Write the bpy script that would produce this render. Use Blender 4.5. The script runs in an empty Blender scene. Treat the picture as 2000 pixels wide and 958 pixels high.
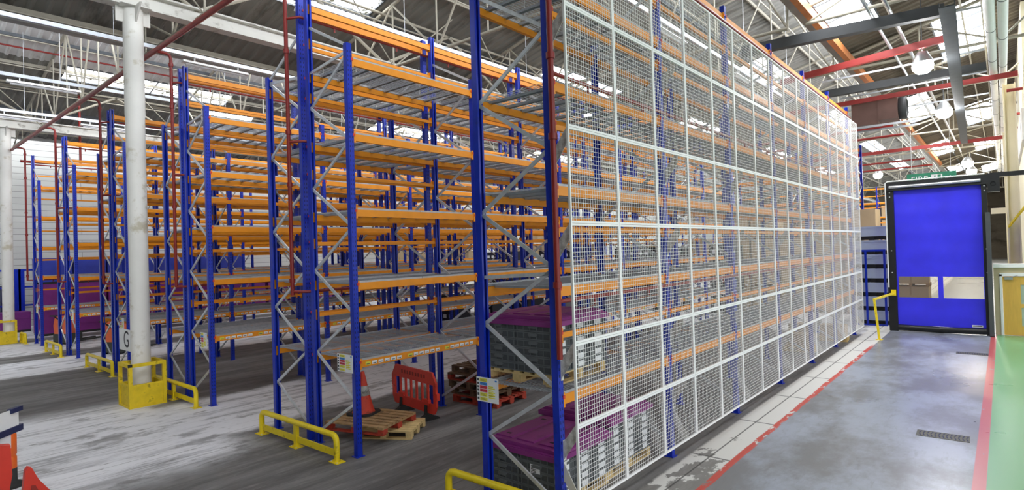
import bpy, math, random
from mathutils import Vector, Matrix
random.seed(7)
SC = bpy.context.scene
COL = SC.collection
PI = math.pi

# ------------------------------------------------------------------ materials
def lin(c):
    if isinstance(c, str):
        c = [int(c[i:i + 2], 16) / 255 for i in (0, 2, 4)]
    return tuple(x / 12.92 if x <= 0.04045 else ((x + 0.055) / 1.055) ** 2.4 for x in c)

def mat(name, hexc, rough=0.5, metal=0.0, var=0.12, scale=6.0, bump=0.0, dirt=None, dirt_amt=0.0, dscale=2.5, stretch=(1, 1, 1), coord='Object'):
    m = bpy.data.materials.new(name); m.use_nodes = True
    nt = m.node_tree; N = nt.nodes; L = nt.links
    b = N['Principled BSDF']
    c = lin(hexc)
    b.inputs['Roughness'].default_value = rough
    b.inputs['Metallic'].default_value = metal
    tc = N.new('ShaderNodeTexCoord'); mp = N.new('ShaderNodeMapping')
    mp.inputs['Scale'].default_value = stretch
    L.new(tc.outputs[coord], mp.inputs[0])
    nz = N.new('ShaderNodeTexNoise'); nz.inputs['Scale'].default_value = scale; nz.inputs['Detail'].default_value = 4
    L.new(mp.outputs[0], nz.inputs['Vector'])
    rp = N.new('ShaderNodeValToRGB')
    rp.color_ramp.elements[0].position = 0.3; rp.color_ramp.elements[1].position = 0.7
    rp.color_ramp.elements[0].color = tuple(x * (1 - var) for x in c) + (1,)
    rp.color_ramp.elements[1].color = tuple(min(1, x * (1 + var)) for x in c) + (1,)
    L.new(nz.outputs[0], rp.inputs[0])
    out = rp.outputs[0]
    if dirt:
        n2 = N.new('ShaderNodeTexNoise'); n2.inputs['Scale'].default_value = dscale; n2.inputs['Detail'].default_value = 6
        n2.inputs['Roughness'].default_value = 0.65
        L.new(mp.outputs[0], n2.inputs['Vector'])
        r2 = N.new('ShaderNodeValToRGB')
        r2.color_ramp.elements[0].position = 0.62 - dirt_amt * 0.3; r2.color_ramp.elements[1].position = 0.72 - dirt_amt * 0.2
        L.new(n2.outputs[0], r2.inputs[0])
        mx = N.new('ShaderNodeMixRGB'); mx.inputs[2].default_value = lin(dirt) + (1,)
        L.new(r2.outputs[0], mx.inputs[0]); L.new(out, mx.inputs[1]); out = mx.outputs[0]
    L.new(out, b.inputs['Base Color'])
    if bump:
        bp = N.new('ShaderNodeBump'); bp.inputs['Strength'].default_value = bump; bp.inputs['Distance'].default_value = 0.02
        L.new(nz.outputs[0], bp.inputs['Height']); L.new(bp.outputs[0], b.inputs['Normal'])
    return m

def emit(name, hexc, strength):
    m = bpy.data.materials.new(name); m.use_nodes = True
    nt = m.node_tree; nt.nodes.clear()
    e = nt.nodes.new('ShaderNodeEmission'); o = nt.nodes.new('ShaderNodeOutputMaterial')
    e.inputs[0].default_value = lin(hexc) + (1,); e.inputs[1].default_value = strength
    nt.links.new(e.outputs[0], o.inputs[0])
    return m

M = {}
M['blue'] = mat('blue_paint', '0E30B4', 0.28, 0, 0.10, 9, dirt='16276E', dirt_amt=0.05)
M['hole'] = mat('punched_slot', '101a48', 0.7)
M['orange'] = mat('orange_paint', 'F09614', 0.42, 0, 0.06, 5, dirt='C87A1C', dirt_amt=0.1)
M['clip'] = mat('red_locking_clip', 'D8402E', 0.5)
M['galv'] = mat('galvanised_steel', 'D8DCE0', 0.32, 0.4, 0.12, 14)
M['wire'] = mat('zinc_wire', 'B2B7BC', 0.42, 0.35, 0.1, 10)
M['meshwhite'] = mat('white_powder_coat', 'F2F2F0', 0.45, 0, 0.03, 4)
M['redpipe'] = mat('sprinkler_red', '8A241E', 0.38, 0, 0.1, 5)
M['yellow'] = mat('safety_yellow', 'F4D81C', 0.4, 0, 0.06, 5, dirt='A8901A', dirt_amt=0.12, dscale=7)
M['yellowold'] = mat('worn_yellow', 'EACB1C', 0.5, 0, 0.12, 6, dirt='6E5E18', dirt_amt=0.1, dscale=6)
M['white'] = mat('white_plastic', 'F4F4F2', 0.5, 0, 0.02)
M['colwhite'] = mat('column_paint', 'EAE8E0', 0.5, 0, 0.04, 2, dirt='C6BFA8', dirt_amt=0.22, dscale=2.2)
M['beamwhite'] = mat('steel_white', 'D8D6CE', 0.55, 0, 0.06, 2, dirt='9A948A', dirt_amt=0.2)
M['truss'] = mat('truss_white', 'A39D8D', 0.55, 0, 0.08, 3)
M['sheet'] = mat('roof_sheet', '84827B', 0.75, 0, 0.12, 1.2, dirt='5C5850', dirt_amt=0.3, dscale=0.7, stretch=(0.5, 2, 1))
M['sheetbrown'] = mat('brown_roof_sheet', '62594C', 0.85, 0, 0.14, 1.2, dirt='453D32', dirt_amt=0.3, dscale=0.7, stretch=(0.5, 2, 1))
M['gutter'] = mat('gutter_grey', '96948E', 0.6, 0, 0.1, 2)
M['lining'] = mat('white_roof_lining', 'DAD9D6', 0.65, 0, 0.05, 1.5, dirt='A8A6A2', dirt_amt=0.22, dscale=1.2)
M['darkpipe'] = mat('dark_duct', '3A3C3E', 0.6, 0, 0.1, 4)
M['tray'] = mat('grey_cable_tray', '4C5054', 0.6, 0.1, 0.12, 4)
M['redbeam'] = mat('red_beam', '98302C', 0.55, 0, 0.1, 3)
M['steel'] = mat('bright_trunking', 'C8CED4', 0.3, 0.6, 0.06, 6)
M['brown'] = mat('brown_duct', '6E5048', 0.6, 0, 0.15, 2)
M['rust'] = mat('orange_beam_old', 'B0662C', 0.6, 0, 0.15, 3)
M['wallblock'] = None
M['wood'] = mat('pallet_wood', 'B08E62', 0.8, 0, 0.25, 9, stretch=(1, 1, 1), dirt='6E553A', dirt_amt=0.2, dscale=5)
M['woodlight'] = mat('pine_wood', 'D8BC82', 0.75, 0, 0.15, 9)
M['wooddark'] = mat('old_wood', '6E5640', 0.85, 0, 0.25, 9)
M['woodred'] = mat('red_painted_wood', 'B8402C', 0.75, 0, 0.2, 8, dirt='6A3828', dirt_amt=0.25, dscale=6)
M['conered'] = mat('cone_red', 'D8432A', 0.5, 0, 0.1, 6, dirt='8A3626', dirt_amt=0.15, dscale=8)
M['conegrey'] = mat('cone_sleeve', 'A8A8A2', 0.4, 0, 0.2, 12, dirt='6A6A66', dirt_amt=0.3, dscale=14)
M['rubber'] = mat('black_rubber', '2A2B2A', 0.75, 0, 0.15, 6)
M['barrier'] = mat('barrier_red', 'E03A28', 0.45, 0, 0.08, 5, dirt='A83022', dirt_amt=0.1, dscale=5)
M['barriertext'] = mat('embossed_letters', '9A2A1E', 0.6)
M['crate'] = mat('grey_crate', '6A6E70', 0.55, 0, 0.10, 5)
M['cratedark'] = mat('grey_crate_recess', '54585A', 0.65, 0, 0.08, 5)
M['paper'] = mat('white_label', 'EEF0F2', 0.6, 0, 0.02)
M['ink'] = mat('black_ink', '16181C', 0.6)
M['purple'] = mat('purple_plastic', '8C3280', 0.45, 0, 0.08, 3, dirt='702A68', dirt_amt=0.15)
M['purplecrate'] = mat('purple_crate', '7E2A80', 0.5, 0, 0.12, 2.5)
M['bluecrate'] = mat('blue_crate', '3446B4', 0.5, 0, 0.1, 2.5)
M['blackcrate'] = mat('black_crate', '20202A', 0.55, 0, 0.15, 3)
M['greybox'] = mat('blue_grey_bin', 'B4C0D4', 0.55, 0, 0.06, 3)
M['carton'] = mat('cardboard', 'C0A886', 0.8, 0, 0.08, 1.2)
M['cartontape'] = mat('parcel_tape', 'A88C64', 0.5)
M['curtain'] = mat('blue_pvc', '3A36F0', 0.42, 0, 0.08, 1.6, bump=0.25)
M['blackframe'] = mat('black_frame', '17181A', 0.45, 0, 0.1, 5)
M['silver'] = mat('aluminium', 'C4C6C8', 0.3, 0.7, 0.05)
M['greypost'] = mat('dark_grey_post', '4A4D50', 0.5, 0, 0.06, 4)
M['doorwood'] = mat('beech_door', 'D8AC4E', 0.5, 0, 0.06, 3, stretch=(6, 6, 1))
M['frosted'] = mat('wired_glass', 'A8B8A8', 0.15, 0, 0.05)
M['cream'] = mat('cream_paint', 'E6DDBE', 0.6, 0, 0.04, 2)
M['partition'] = mat('beige_partition', 'C8B896', 0.65, 0, 0.05, 2)
M['greensign'] = mat('green_sign', '2E8C66', 0.5, 0, 0.03)
M['navy'] = mat('navy_strip', '1C2450', 0.5)
M['boltorange'] = mat('bollard_orange', 'EC6A1E', 0.4, 0, 0.06, 5)
M['truckorange'] = mat('truck_orange', 'EC7444', 0.4, 0, 0.06, 4)
M['truckgrey'] = mat('truck_grey', '42463E', 0.6, 0, 0.1, 4)
M['sy'] = mat('notice_yellow', 'E8E050', 0.6); M['sb'] = mat('notice_blue', '3C8CDC', 0.6); M['sr'] = mat('notice_red', 'D8364A', 0.6)
M['iron'] = mat('cast_iron', '5C5A54', 0.6, 0.4, 0.25, 18)
M['sky'] = emit('skylight_daylight', 'F6FAFF', 13.0)
def grime(m, scale):
    nt = m.node_tree; N = nt.nodes; e = [n for n in N if n.type == 'EMISSION'][0]
    geo = N.new('ShaderNodeNewGeometry'); nz = N.new('ShaderNodeTexNoise'); nz.inputs['Scale'].default_value = scale; nz.inputs['Detail'].default_value = 7; nz.inputs['Roughness'].default_value = 0.7
    rp = N.new('ShaderNodeValToRGB'); rp.color_ramp.elements[0].position = 0.42; rp.color_ramp.elements[0].color = (0.02, 0.02, 0.015, 1); rp.color_ramp.elements[1].position = 0.50; rp.color_ramp.elements[1].color = (0.95, 0.97, 1, 1)
    nt.links.new(geo.outputs['Position'], nz.inputs['Vector']); nt.links.new(nz.outputs[0], rp.inputs[0]); nt.links.new(rp.outputs[0], e.inputs[0])
M['skyold'] = emit('old_skylight', 'F6FAFF', 9.0); grime(M['skyold'], 2.2)
M['north_fill'] = emit('unseen_north_fill', 'F2F7FF', 6.0)  # unseen panes, glow added to light rack faces turned to the right
M['tube'] = emit('fluorescent_tube', 'FFFFFF', 16.0)
M['lampglow'] = emit('high_bay_glow', 'FFFFFF', 110.0)
M['lampwarm'] = emit('high_bay_warm_glow', 'FFF0D8', 80.0)
def clear_pvc():
    m = bpy.data.materials.new('clear_pvc'); m.use_nodes = True
    nt = m.node_tree; nt.nodes.clear()
    o = nt.nodes.new('ShaderNodeOutputMaterial'); mx = nt.nodes.new('ShaderNodeMixShader')
    t = nt.nodes.new('ShaderNodeBsdfTransparent'); g = nt.nodes.new('ShaderNodeBsdfGlossy')
    nz = nt.nodes.new('ShaderNodeTexNoise'); nz.inputs['Scale'].default_value = 2.0
    t.inputs[0].default_value = (0.86, 0.84, 0.8, 1); g.inputs['Roughness'].default_value = 0.25
    mx.inputs[0].default_value = 0.12
    nt.links.new(t.outputs[0], mx.inputs[1]); nt.links.new(g.outputs[0], mx.inputs[2]); nt.links.new(mx.outputs[0], o.inputs[0])
    return m
M['pvc'] = clear_pvc()

def block_wall():
    m = bpy.data.materials.new('painted_blockwork'); m.use_nodes = True
    N = m.node_tree.nodes; L = m.node_tree.links; b = N['Principled BSDF']
    tc = N.new('ShaderNodeTexCoord'); mp = N.new('ShaderNodeMapping'); mp.inputs['Rotation'].default_value = (PI / 2, 0, PI / 2)
    sp = N.new('ShaderNodeSeparateXYZ'); cb = N.new('ShaderNodeCombineXYZ'); ad = N.new('ShaderNodeMath')
    L.new(tc.outputs['Object'], sp.inputs[0]); L.new(sp.outputs[0], ad.inputs[0]); L.new(sp.outputs[1], ad.inputs[1])
    L.new(ad.outputs[0], cb.inputs[0]); L.new(sp.outputs[2], cb.inputs[1])
    br = N.new('ShaderNodeTexBrick'); br.inputs['Scale'].default_value = 1.0
    br.inputs['Brick Width'].default_value = 6.0; br.inputs['Row Height'].default_value = 0.32; br.inputs['Mortar Size'].default_value = 0.014
    br.inputs['Color1'].default_value = lin('C6C6C0') + (1,); br.inputs['Color2'].default_value = lin('BEBEB8') + (1,)
    br.inputs['Mortar'].default_value = lin('8C8C88') + (1,)
    L.new(cb.outputs[0], br.inputs[0]); L.new(br.outputs[0], b.inputs['Base Color']); b.inputs['Roughness'].default_value = 0.7
    return m
M['wallblock'] = block_wall()

def floor_material():
    m = bpy.data.materials.new('painted_concrete_floor'); m.use_nodes = True
    nt = m.node_tree; N = nt.nodes; L = nt.links; b = N['Principled BSDF']
    geo = N.new('ShaderNodeNewGeometry'); sp = N.new('ShaderNodeSeparateXYZ'); L.new(geo.outputs['Position'], sp.inputs[0])
    X, Y = sp.outputs[0], sp.outputs[1]
    def noise(sx, sy, detail=5, rough=0.6, off=0):
        mp = N.new('ShaderNodeMapping'); mp.inputs['Scale'].default_value = (sx, sy, 1); mp.inputs['Location'].default_value = (off, off * 1.7, off)
        L.new(geo.outputs['Position'], mp.inputs[0])
        n = N.new('ShaderNodeTexNoise'); n.inputs['Scale'].default_value = 1; n.inputs['Detail'].default_value = detail; n.inputs['Roughness'].default_value = rough
        L.new(mp.outputs[0], n.inputs['Vector']); return n.outputs[0]
    def math_(op, a, c=None, clamp=False):
        n = N.new('ShaderNodeMath'); n.operation = op; n.use_clamp = clamp
        for i, v in enumerate((a, c)):
            if v is None: continue
            if isinstance(v, (int, float)): n.inputs[i].default_value = v
            else: L.new(v, n.inputs[i])
        return n.outputs[0]
    def ss(v, a, c):   # smoothstep a..c -> 0..1
        n = N.new('ShaderNodeMapRange'); n.interpolation_type = 'SMOOTHSTEP'
        L.new(v, n.inputs[0]); n.inputs[1].default_value = a; n.inputs[2].default_value = c
        return n.outputs[0]
    def band(v, a, c, s):
        return math_('MULTIPLY', ss(v, a - s, a + s), math_('SUBTRACT', 1.0, ss(v, c - s, c + s)))
    def mix(f, a, c):
        n = N.new('ShaderNodeMixRGB')
        if isinstance(f, (int, float)): n.inputs[0].default_value = f
        else: L.new(f, n.inputs[0])
        for i, v in ((1, a), (2, c)):
            if isinstance(v, str): n.inputs[i].default_value = lin(v) + (1,)
            else: L.new(v, n.inputs[i])
        return n.outputs[0]
    big = noise(0.35, 0.35, 4, 0.6)
    streak = noise(2.2, 0.22, 6, 0.68, 3)
    fine = noise(9, 2.0, 5, 0.7, 7)
    patch = noise(1.6, 0.9, 6, 0.62, 11)
    wob = math_('MULTIPLY', math_('SUBTRACT', patch, 0.5), 1.2)
    Xw = math_('ADD', X, wob)
    # bare dark screed, with light tyre streaks
    dark = mix(ss(streak, 0.35, 0.72), '585654', '8A8886')
    dark = mix(math_('MULTIPLY', ss(fine, 0.5, 0.75), 0.5), dark, '9A9896')
    scr = ss(noise(16, 0.3, 5, 0.7, 21), 0.58, 0.66)
    # worn white paint
    white = mix(ss(streak, 0.50, 0.66), 'F0F0F2', 'B0B0B2')
    white = mix(ss(fine, 0.55, 0.72), white, '8C8A88')
    white = mix(math_('MULTIPLY', scr, 0.6), white, '6E6C6A')
    dark = mix(math_('MULTIPLY', scr, 0.5), dark, '383634')
    wb = None
    for a, c in ((-13.9, -10.7), (-24.6, -21.3), (-30.6, -26.4), (-48, -32)):
        q = band(Xw, a, c, 0.22)
        wb = q if wb is None else math_('MAXIMUM', wb, q)
    # open cross aisle in front of the racks: much of the white spreads, but streaked
    front = math_('SUBTRACT', 1.0, ss(math_('ADD', Y, math_('MULTIPLY', wob, 0.8)), 4.2, 5.0))
    fw = band(Xw, -15.2, -9.6, 0.6)
    fw = math_('MULTIPLY', fw, front)
    wb = math_('MAXIMUM', wb, fw)
    far = ss(Y, 21.8, 22.6)
    wb = math_('MAXIMUM', wb, math_('MULTIPLY', far, 0.8))
    wear = math_('SUBTRACT', 1.0, math_('MULTIPLY', ss(patch, 0.54, 0.66), 0.65))
    col = mix(math_('MULTIPLY', wb, wear), dark, white)
    # strip beside the screen: worn white patches
    strip_w = ss(math_('ADD', patch, math_('MULTIPLY', ss(Y, 7.0, 11.5), 0.24)), 0.485, 0.51)
    stripbase = mix(ss(fine, 0.4, 0.7), '7E7B76', '8E8B86')
    strip = mix(strip_w, stripbase, 'D6D4CE')
    joint = band(X, -3.43, -3.405, 0.004)
    ylines = N.new('ShaderNodeMath'); ylines.operation = 'PINGPONG'; L.new(Y, ylines.inputs[0]); ylines.inputs[1].default_value = 1.05
    jy = math_('SUBTRACT', 1.0, ss(ylines.outputs[0], 0.012, 0.03))
    strip = mix(math_('MULTIPLY', math_('MAXIMUM', joint, jy), 0.8), strip, '2E2C2A')
    col = mix(ss(X, -3.72, -3.66), col, strip)
    # blue-grey resin aisle
    resin = mix(ss(noise(0.8, 0.45, 7, 0.68, 5), 0.38, 0.62), '7C7D7E', 'A0A7B4')
    resin = mix(math_('MULTIPLY', ss(fine, 0.52, 0.72), 0.4), resin, '6E6C68')
    col = mix(ss(math_('ADD', X, math_('MULTIPLY', wob, 0.06)), -3.06, -3.03), col, resin)
    redw = math_('MULTIPLY', band(math_('ADD', X, math_('MULTIPLY', wob, 0.07)), -3.12, -3.02, 0.01), ss(noise(7, 3, 4, 0.6, 2), 0.36, 0.46))
    redw = math_('MULTIPLY', redw, math_('SUBTRACT', 1.0, ss(Y, 19.5, 20.5)))
    col = mix(redw, col, 'C24A3C')
    red2 = math_('MULTIPLY', band(X, -0.40, -0.26, 0.006), ss(noise(5, 2, 4, 0.6, 9), 0.28, 0.36))
    col = mix(red2, col, 'C05A5C')
    green = mix(big, '5E9C6A', '78B07E')
    col = mix(ss(X, -0.262, -0.255), col, green)
    beyond = ss(Y, 23.9, 24.0)
    col = mix(math_('MULTIPLY', beyond, ss(X, -3.2, -3.1)), col, 'B8B6B2')
    L.new(col, b.inputs['Base Color'])
    glossy = ss(X, -3.08, -3.0)
    r = N.new('ShaderNodeMapRange'); L.new(glossy, r.inputs[0]); r.inputs[3].default_value = 0.62; r.inputs[4].default_value = 0.30
    rr = math_('ADD', r.outputs[0], math_('MULTIPLY', math_('SUBTRACT', big, 0.5), 0.2))
    L.new(rr, b.inputs['Roughness'])
    bp = N.new('ShaderNodeBump'); bp.inputs['Strength'].default_value = 0.08; bp.inputs['Distance'].default_value = 0.02
    L.new(big, bp.inputs['Height']); L.new(bp.outputs[0], b.inputs['Normal'])
    return m
M['floor'] = floor_material()

# ------------------------------------------------------------------ mesh building
class MB:
    def __init__(self): self.v = []; self.f = []; self.m = []; self.s = []
    def add(self, vs, fs, mi=0, smooth=False):
        o = len(self.v); self.v += [tuple(p) for p in vs]
        for f in fs: self.f.append(tuple(o + i for i in f)); self.m.append(mi); self.s.append(smooth)
        return self
    def box(self, x0, x1, y0, y1, z0, z1, mi=0):
        vs = [(x, y, z) for z in (z0, z1) for y in (y0, y1) for x in (x0, x1)]
        return self.add(vs, [(0, 2, 3, 1), (4, 5, 7, 6), (0, 1, 5, 4), (2, 6, 7, 3), (0, 4, 6, 2), (1, 3, 7, 5)], mi)
    def cbox(self, c, s, mi=0):
        return self.box(c[0] - s[0] / 2, c[0] + s[0] / 2, c[1] - s[1] / 2, c[1] + s[1] / 2, c[2] - s[2] / 2, c[2] + s[2] / 2, mi)
    def frame(self, p0, p1, up=(0, 0, 1)):
        d = (Vector(p1) - Vector(p0)); d.normalize(); u = Vector(up)
        if abs(d.dot(u)) > 0.99: u = Vector((0, 1, 0)) if abs(d.y) < 0.9 else Vector((1, 0, 0))
        s = d.cross(u).normalized(); return d, s, s.cross(d).normalized()
    def bar(self, p0, p1, w, h, mi=0, up=(0, 0, 1)):
        d, s, u = self.frame(p0, p1, up)
        vs = []
        for p in (Vector(p0), Vector(p1)):
            for a, b in ((-1, -1), (1, -1), (1, 1), (-1, 1)): vs.append(p + s * (a * w / 2) + u * (b * h / 2))
        return self.add(vs, [(0, 3, 2, 1), (4, 5, 6, 7), (0, 1, 5, 4), (1, 2, 6, 5), (2, 3, 7, 6), (3, 0, 4, 7)], mi)
    def tube(self, pts, r, n=8, mi=0, cap=True):
        pts = [Vector(p) for p in pts]; rings = []; o = len(self.v); k = len(pts)
        prev = None
        for i, p in enumerate(pts):
            d = (pts[min(i + 1, k - 1)] - pts[max(i - 1, 0)]).normalized()
            if prev is None:
                u = Vector((0, 0, 1)) if abs(d.z) < 0.9 else Vector((1, 0, 0))
                u = (u - d * u.dot(d)).normalized()
            else: u = (prev - d * prev.dot(d)).normalized()
            prev = u; s = d.cross(u); rr = r[i] if isinstance(r, (list, tuple)) else r
            rings.append([p + u * (rr * math.cos(2 * PI * j / n)) + s * (rr * math.sin(2 * PI * j / n)) for j in range(n)])
        vs = [q for ring in rings for q in ring]; fs = []
        for i in range(k - 1):
            for j in range(n):
                a = i * n + j; b = i * n + (j + 1) % n; fs.append((a, b, b + n, a + n))
        self.add(vs, fs, mi, True)
        if cap:
            self.add(rings[0], [tuple(reversed(range(n)))], mi); self.add(rings[-1], [tuple(range(n))], mi)
        return self
    def lathe(self, prof, c=(0, 0, 0), n=20, mi=0, smooth=True, axis='z'):
        vs = []; fs = []
        for r, z in prof:
            for j in range(n):
                a = 2 * PI * j / n; x, y = r * math.cos(a), r * math.sin(a)
                vs.append((c[0] + x, c[1] + y, c[2] + z) if axis == 'z' else ((c[0] + x, c[1] + z, c[2] + y) if axis == 'y' else (c[0] + z, c[1] + x, c[2] + y)))
        for i in range(len(prof) - 1):
            for j in range(n):
                a = i * n + j; b = i * n + (j + 1) % n
                fs.append((a, b, b + n, a + n))
        return self.add(vs, fs, mi, smooth)
    def prism(self, poly, y0, y1, mi=0, axis='y'):
        n = len(poly)
        def P(a, b, t): return (a, t, b) if axis == 'y' else ((t, a, b) if axis == 'x' else (a, b, t))
        vs = [P(a, b, y0) for a, b in poly] + [P(a, b, y1) for a, b in poly]
        fs = [tuple(range(n)), tuple(reversed(range(n, 2 * n)))]
        for i in range(n): j = (i + 1) % n; fs.append((i, i + n, j + n, j))
        return self.add(vs, fs, mi)
    def mesh(self, name, mats):
        me = bpy.data.meshes.new(name); me.from_pydata(self.v, [], self.f)
        for k in (mats if isinstance(mats, (list, tuple)) else [mats]): me.materials.append(M[k])
        me.polygons.foreach_set('material_index', self.m); me.polygons.foreach_set('use_smooth', self.s)
        me.update(); return me

def put(name, me, parent=None, loc=(0, 0, 0), rot=(0, 0, 0)):
    o = bpy.data.objects.new(name, me); COL.objects.link(o)
    o.location = loc; o.rotation_euler = rot
    if parent is not None: o.parent = parent
    return o
def obj(name, mb, mats, parent=None, loc=(0, 0, 0), rot=(0, 0, 0)):
    return put(name, mb.mesh(name, mats), parent, loc, rot)
def tag(o, label, cat, group=None):
    o['label'] = label; o['category'] = cat
    if group: o['group'] = group
    return o
def thing(name, label, cat, loc=(0, 0, 0), rz=0, group=None):
    o = bpy.data.objects.new(name, None); COL.objects.link(o); o.empty_display_size = 0.2
    o.location = loc; o.rotation_euler = (0, 0, rz)
    return tag(o, label, cat, group)
def struct(name, mb, mats, loc=(0, 0, 0), rot=(0, 0, 0), parent=None):
    o = obj(name, mb, mats, parent, loc, rot); o['kind'] = 'structure'; return o
def copy_tree(root, loc, label=None, group=None, rz=None):
    r = root.copy(); COL.objects.link(r); r.location = loc
    if rz is not None: r.rotation_euler = (0, 0, rz)
    if label: r['label'] = label
    if group: r['group'] = group
    for ch in list(root.children):
        c = ch.copy(); COL.objects.link(c); c.parent = r
        for g in list(ch.children):
            d = g.copy(); COL.objects.link(d); d.parent = c
    return r
def text_mesh(body, size, mats, name, extrude=0.0008):
    cu = bpy.data.curves.new(name, 'FONT'); cu.body = body; cu.size = size; cu.extrude = extrude; cu.align_x = 'CENTER'; cu.align_y = 'CENTER'
    t = bpy.data.objects.new(name, cu); COL.objects.link(t)
    bpy.context.view_layer.update()
    me = bpy.data.meshes.new_from_object(t.evaluated_get(bpy.context.evaluated_depsgraph_get()))
    bpy.data.objects.remove(t); bpy.data.curves.remove(cu)
    me.name = name; me.materials.clear(); me.materials.append(M[mats]); return me

# ------------------------------------------------------------------ camera (pinhole solved from the photograph's vanishing points)
R = [[0.76123683, -0.03044011, -0.64775913], [0.64774036, -0.01180777, 0.76176965], [-0.03083694, -0.99946685, 0.01072878]]
CH = 3.14
cd = bpy.data.cameras.new('camera'); cam = bpy.data.objects.new('camera', cd); COL.objects.link(cam)
cam.matrix_world = Matrix(((R[0][0], -R[0][1], -R[0][2], 0), (R[1][0], -R[1][1], -R[1][2], 0), (R[2][0], -R[2][1], -R[2][2], CH), (0, 0, 0, 1)))
cd.sensor_width = 36; cd.sensor_fit = 'HORIZONTAL'; cd.lens = 1129 / 2000 * 36; cd.clip_end = 300; cd.clip_start = 0.05
SC.camera = cam

# ------------------------------------------------------------------ setting: floor, walls, roof
XL, XR, YB, YF = -39.0, 13.0, -12.0, 105.0
struct('floor', MB().box(XL - 1, XR, YB, YF, -0.2, 0), 'floor')
struct('wall_left', MB().box(XL - 0.3, XL, YB, YF, 0, 11), 'wallblock')
struct('wall_back', MB().box(XL, XR, YF, YF + 0.3, 0, 14), 'sheetbrown')
struct('wall_light_block', MB().box(XL, XR, YB - 0.3, YB, 0, 14), 'tray')  # unseen wall behind the camera, added dark to hold back fill light
SLOPE = 0.25; SPAN = 16.4; ZG = 9.5
GOFF = {-20.47: 0.72}
GUT = [-53.27, -36.87, -20.47, -4.07]
def roof_z(x, g): return ZG + (x - g) * SLOPE
# sheets as ribbed strips running down each slope; cut list of skylights per slope: (x0,x1,y0,y1)
SKY = {-36.87: [(-30.5, -29.35, 6.4, 13.2), (-30.5, -29.35, 22, 29), (-30.5, -29.35, 38, 45), (-30.5, -29.35, -6, -1)],
       -20.47: [(-15.9, -14.4, 6.2, 11.2), (-15.9, -14.4, 20, 26), (-15.9, -14.4, 34, 40), (-10, -8.8, 30, 36), (-10, -8.8, 46, 52), (-15.9, -14.4, 50, 57), (-10, -8.8, 62, 70), (-15.9, -14.4, 68, 75), (-10, -8.8, 80, 90), (-15.9, -14.4, -5, 0)],
       -4.07: [(-3.8, -2.65, 14.5, 20.7), (-1.6, -0.2, 22.6, 29.0), (-3.75, -2.5, 32.5, 39.2), (-1.5, 0.0, 39.5, 46.5), (-3.8, -2.65, 49, 56.5), (-1.5, 0, 55, 61), (-3.8, -2.65, 66, 73), (-1.5, 0, 74, 82), (-3.8, -2.65, 84, 92), (4, 6, 5, 12), (4, 6, -6, 0), (4, 6, 20, 28)],
       -53.27: []}
def ribbed(x0, x1, y0, y1, g, pitch=0.36, rib=0.08, h=0.05, lift=0.0):
    mb = MB(); kk = [(0.0, h), (pitch - 2 * rib, h), (pitch - 1.4 * rib, 0.0), (pitch - 0.6 * rib, 0.0), (pitch, h)]
    def hz(y):
        u = (y - YB) % pitch
        for (a, ha), (b, hb) in zip(kk, kk[1:]):
            if a - 1e-9 <= u <= b + 1e-9: return ha + (hb - ha) * (u - a) / (b - a)
        return h
    prof = [(y0, hz(y0))]
    n = int((y0 - YB) / pitch)
    while YB + n * pitch < y1:
        for a, ha in kk[:4]:
            y = YB + n * pitch + a
            if y0 + 1e-4 < y < y1 - 1e-4: prof.append((y, ha))
        n += 1
    prof.append((y1, hz(y1)))
    vs = []; fs = []
    for (yy, zz) in prof:
        vs.append((x0, yy, roof_z(x0, g) + zz + lift)); vs.append((x1, yy, roof_z(x1, g) + zz + lift))
    for i in range(len(prof) - 1): fs.append((2 * i, 2 * i + 1, 2 * i + 3, 2 * i + 2))
    return mb.add(vs, fs)
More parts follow.
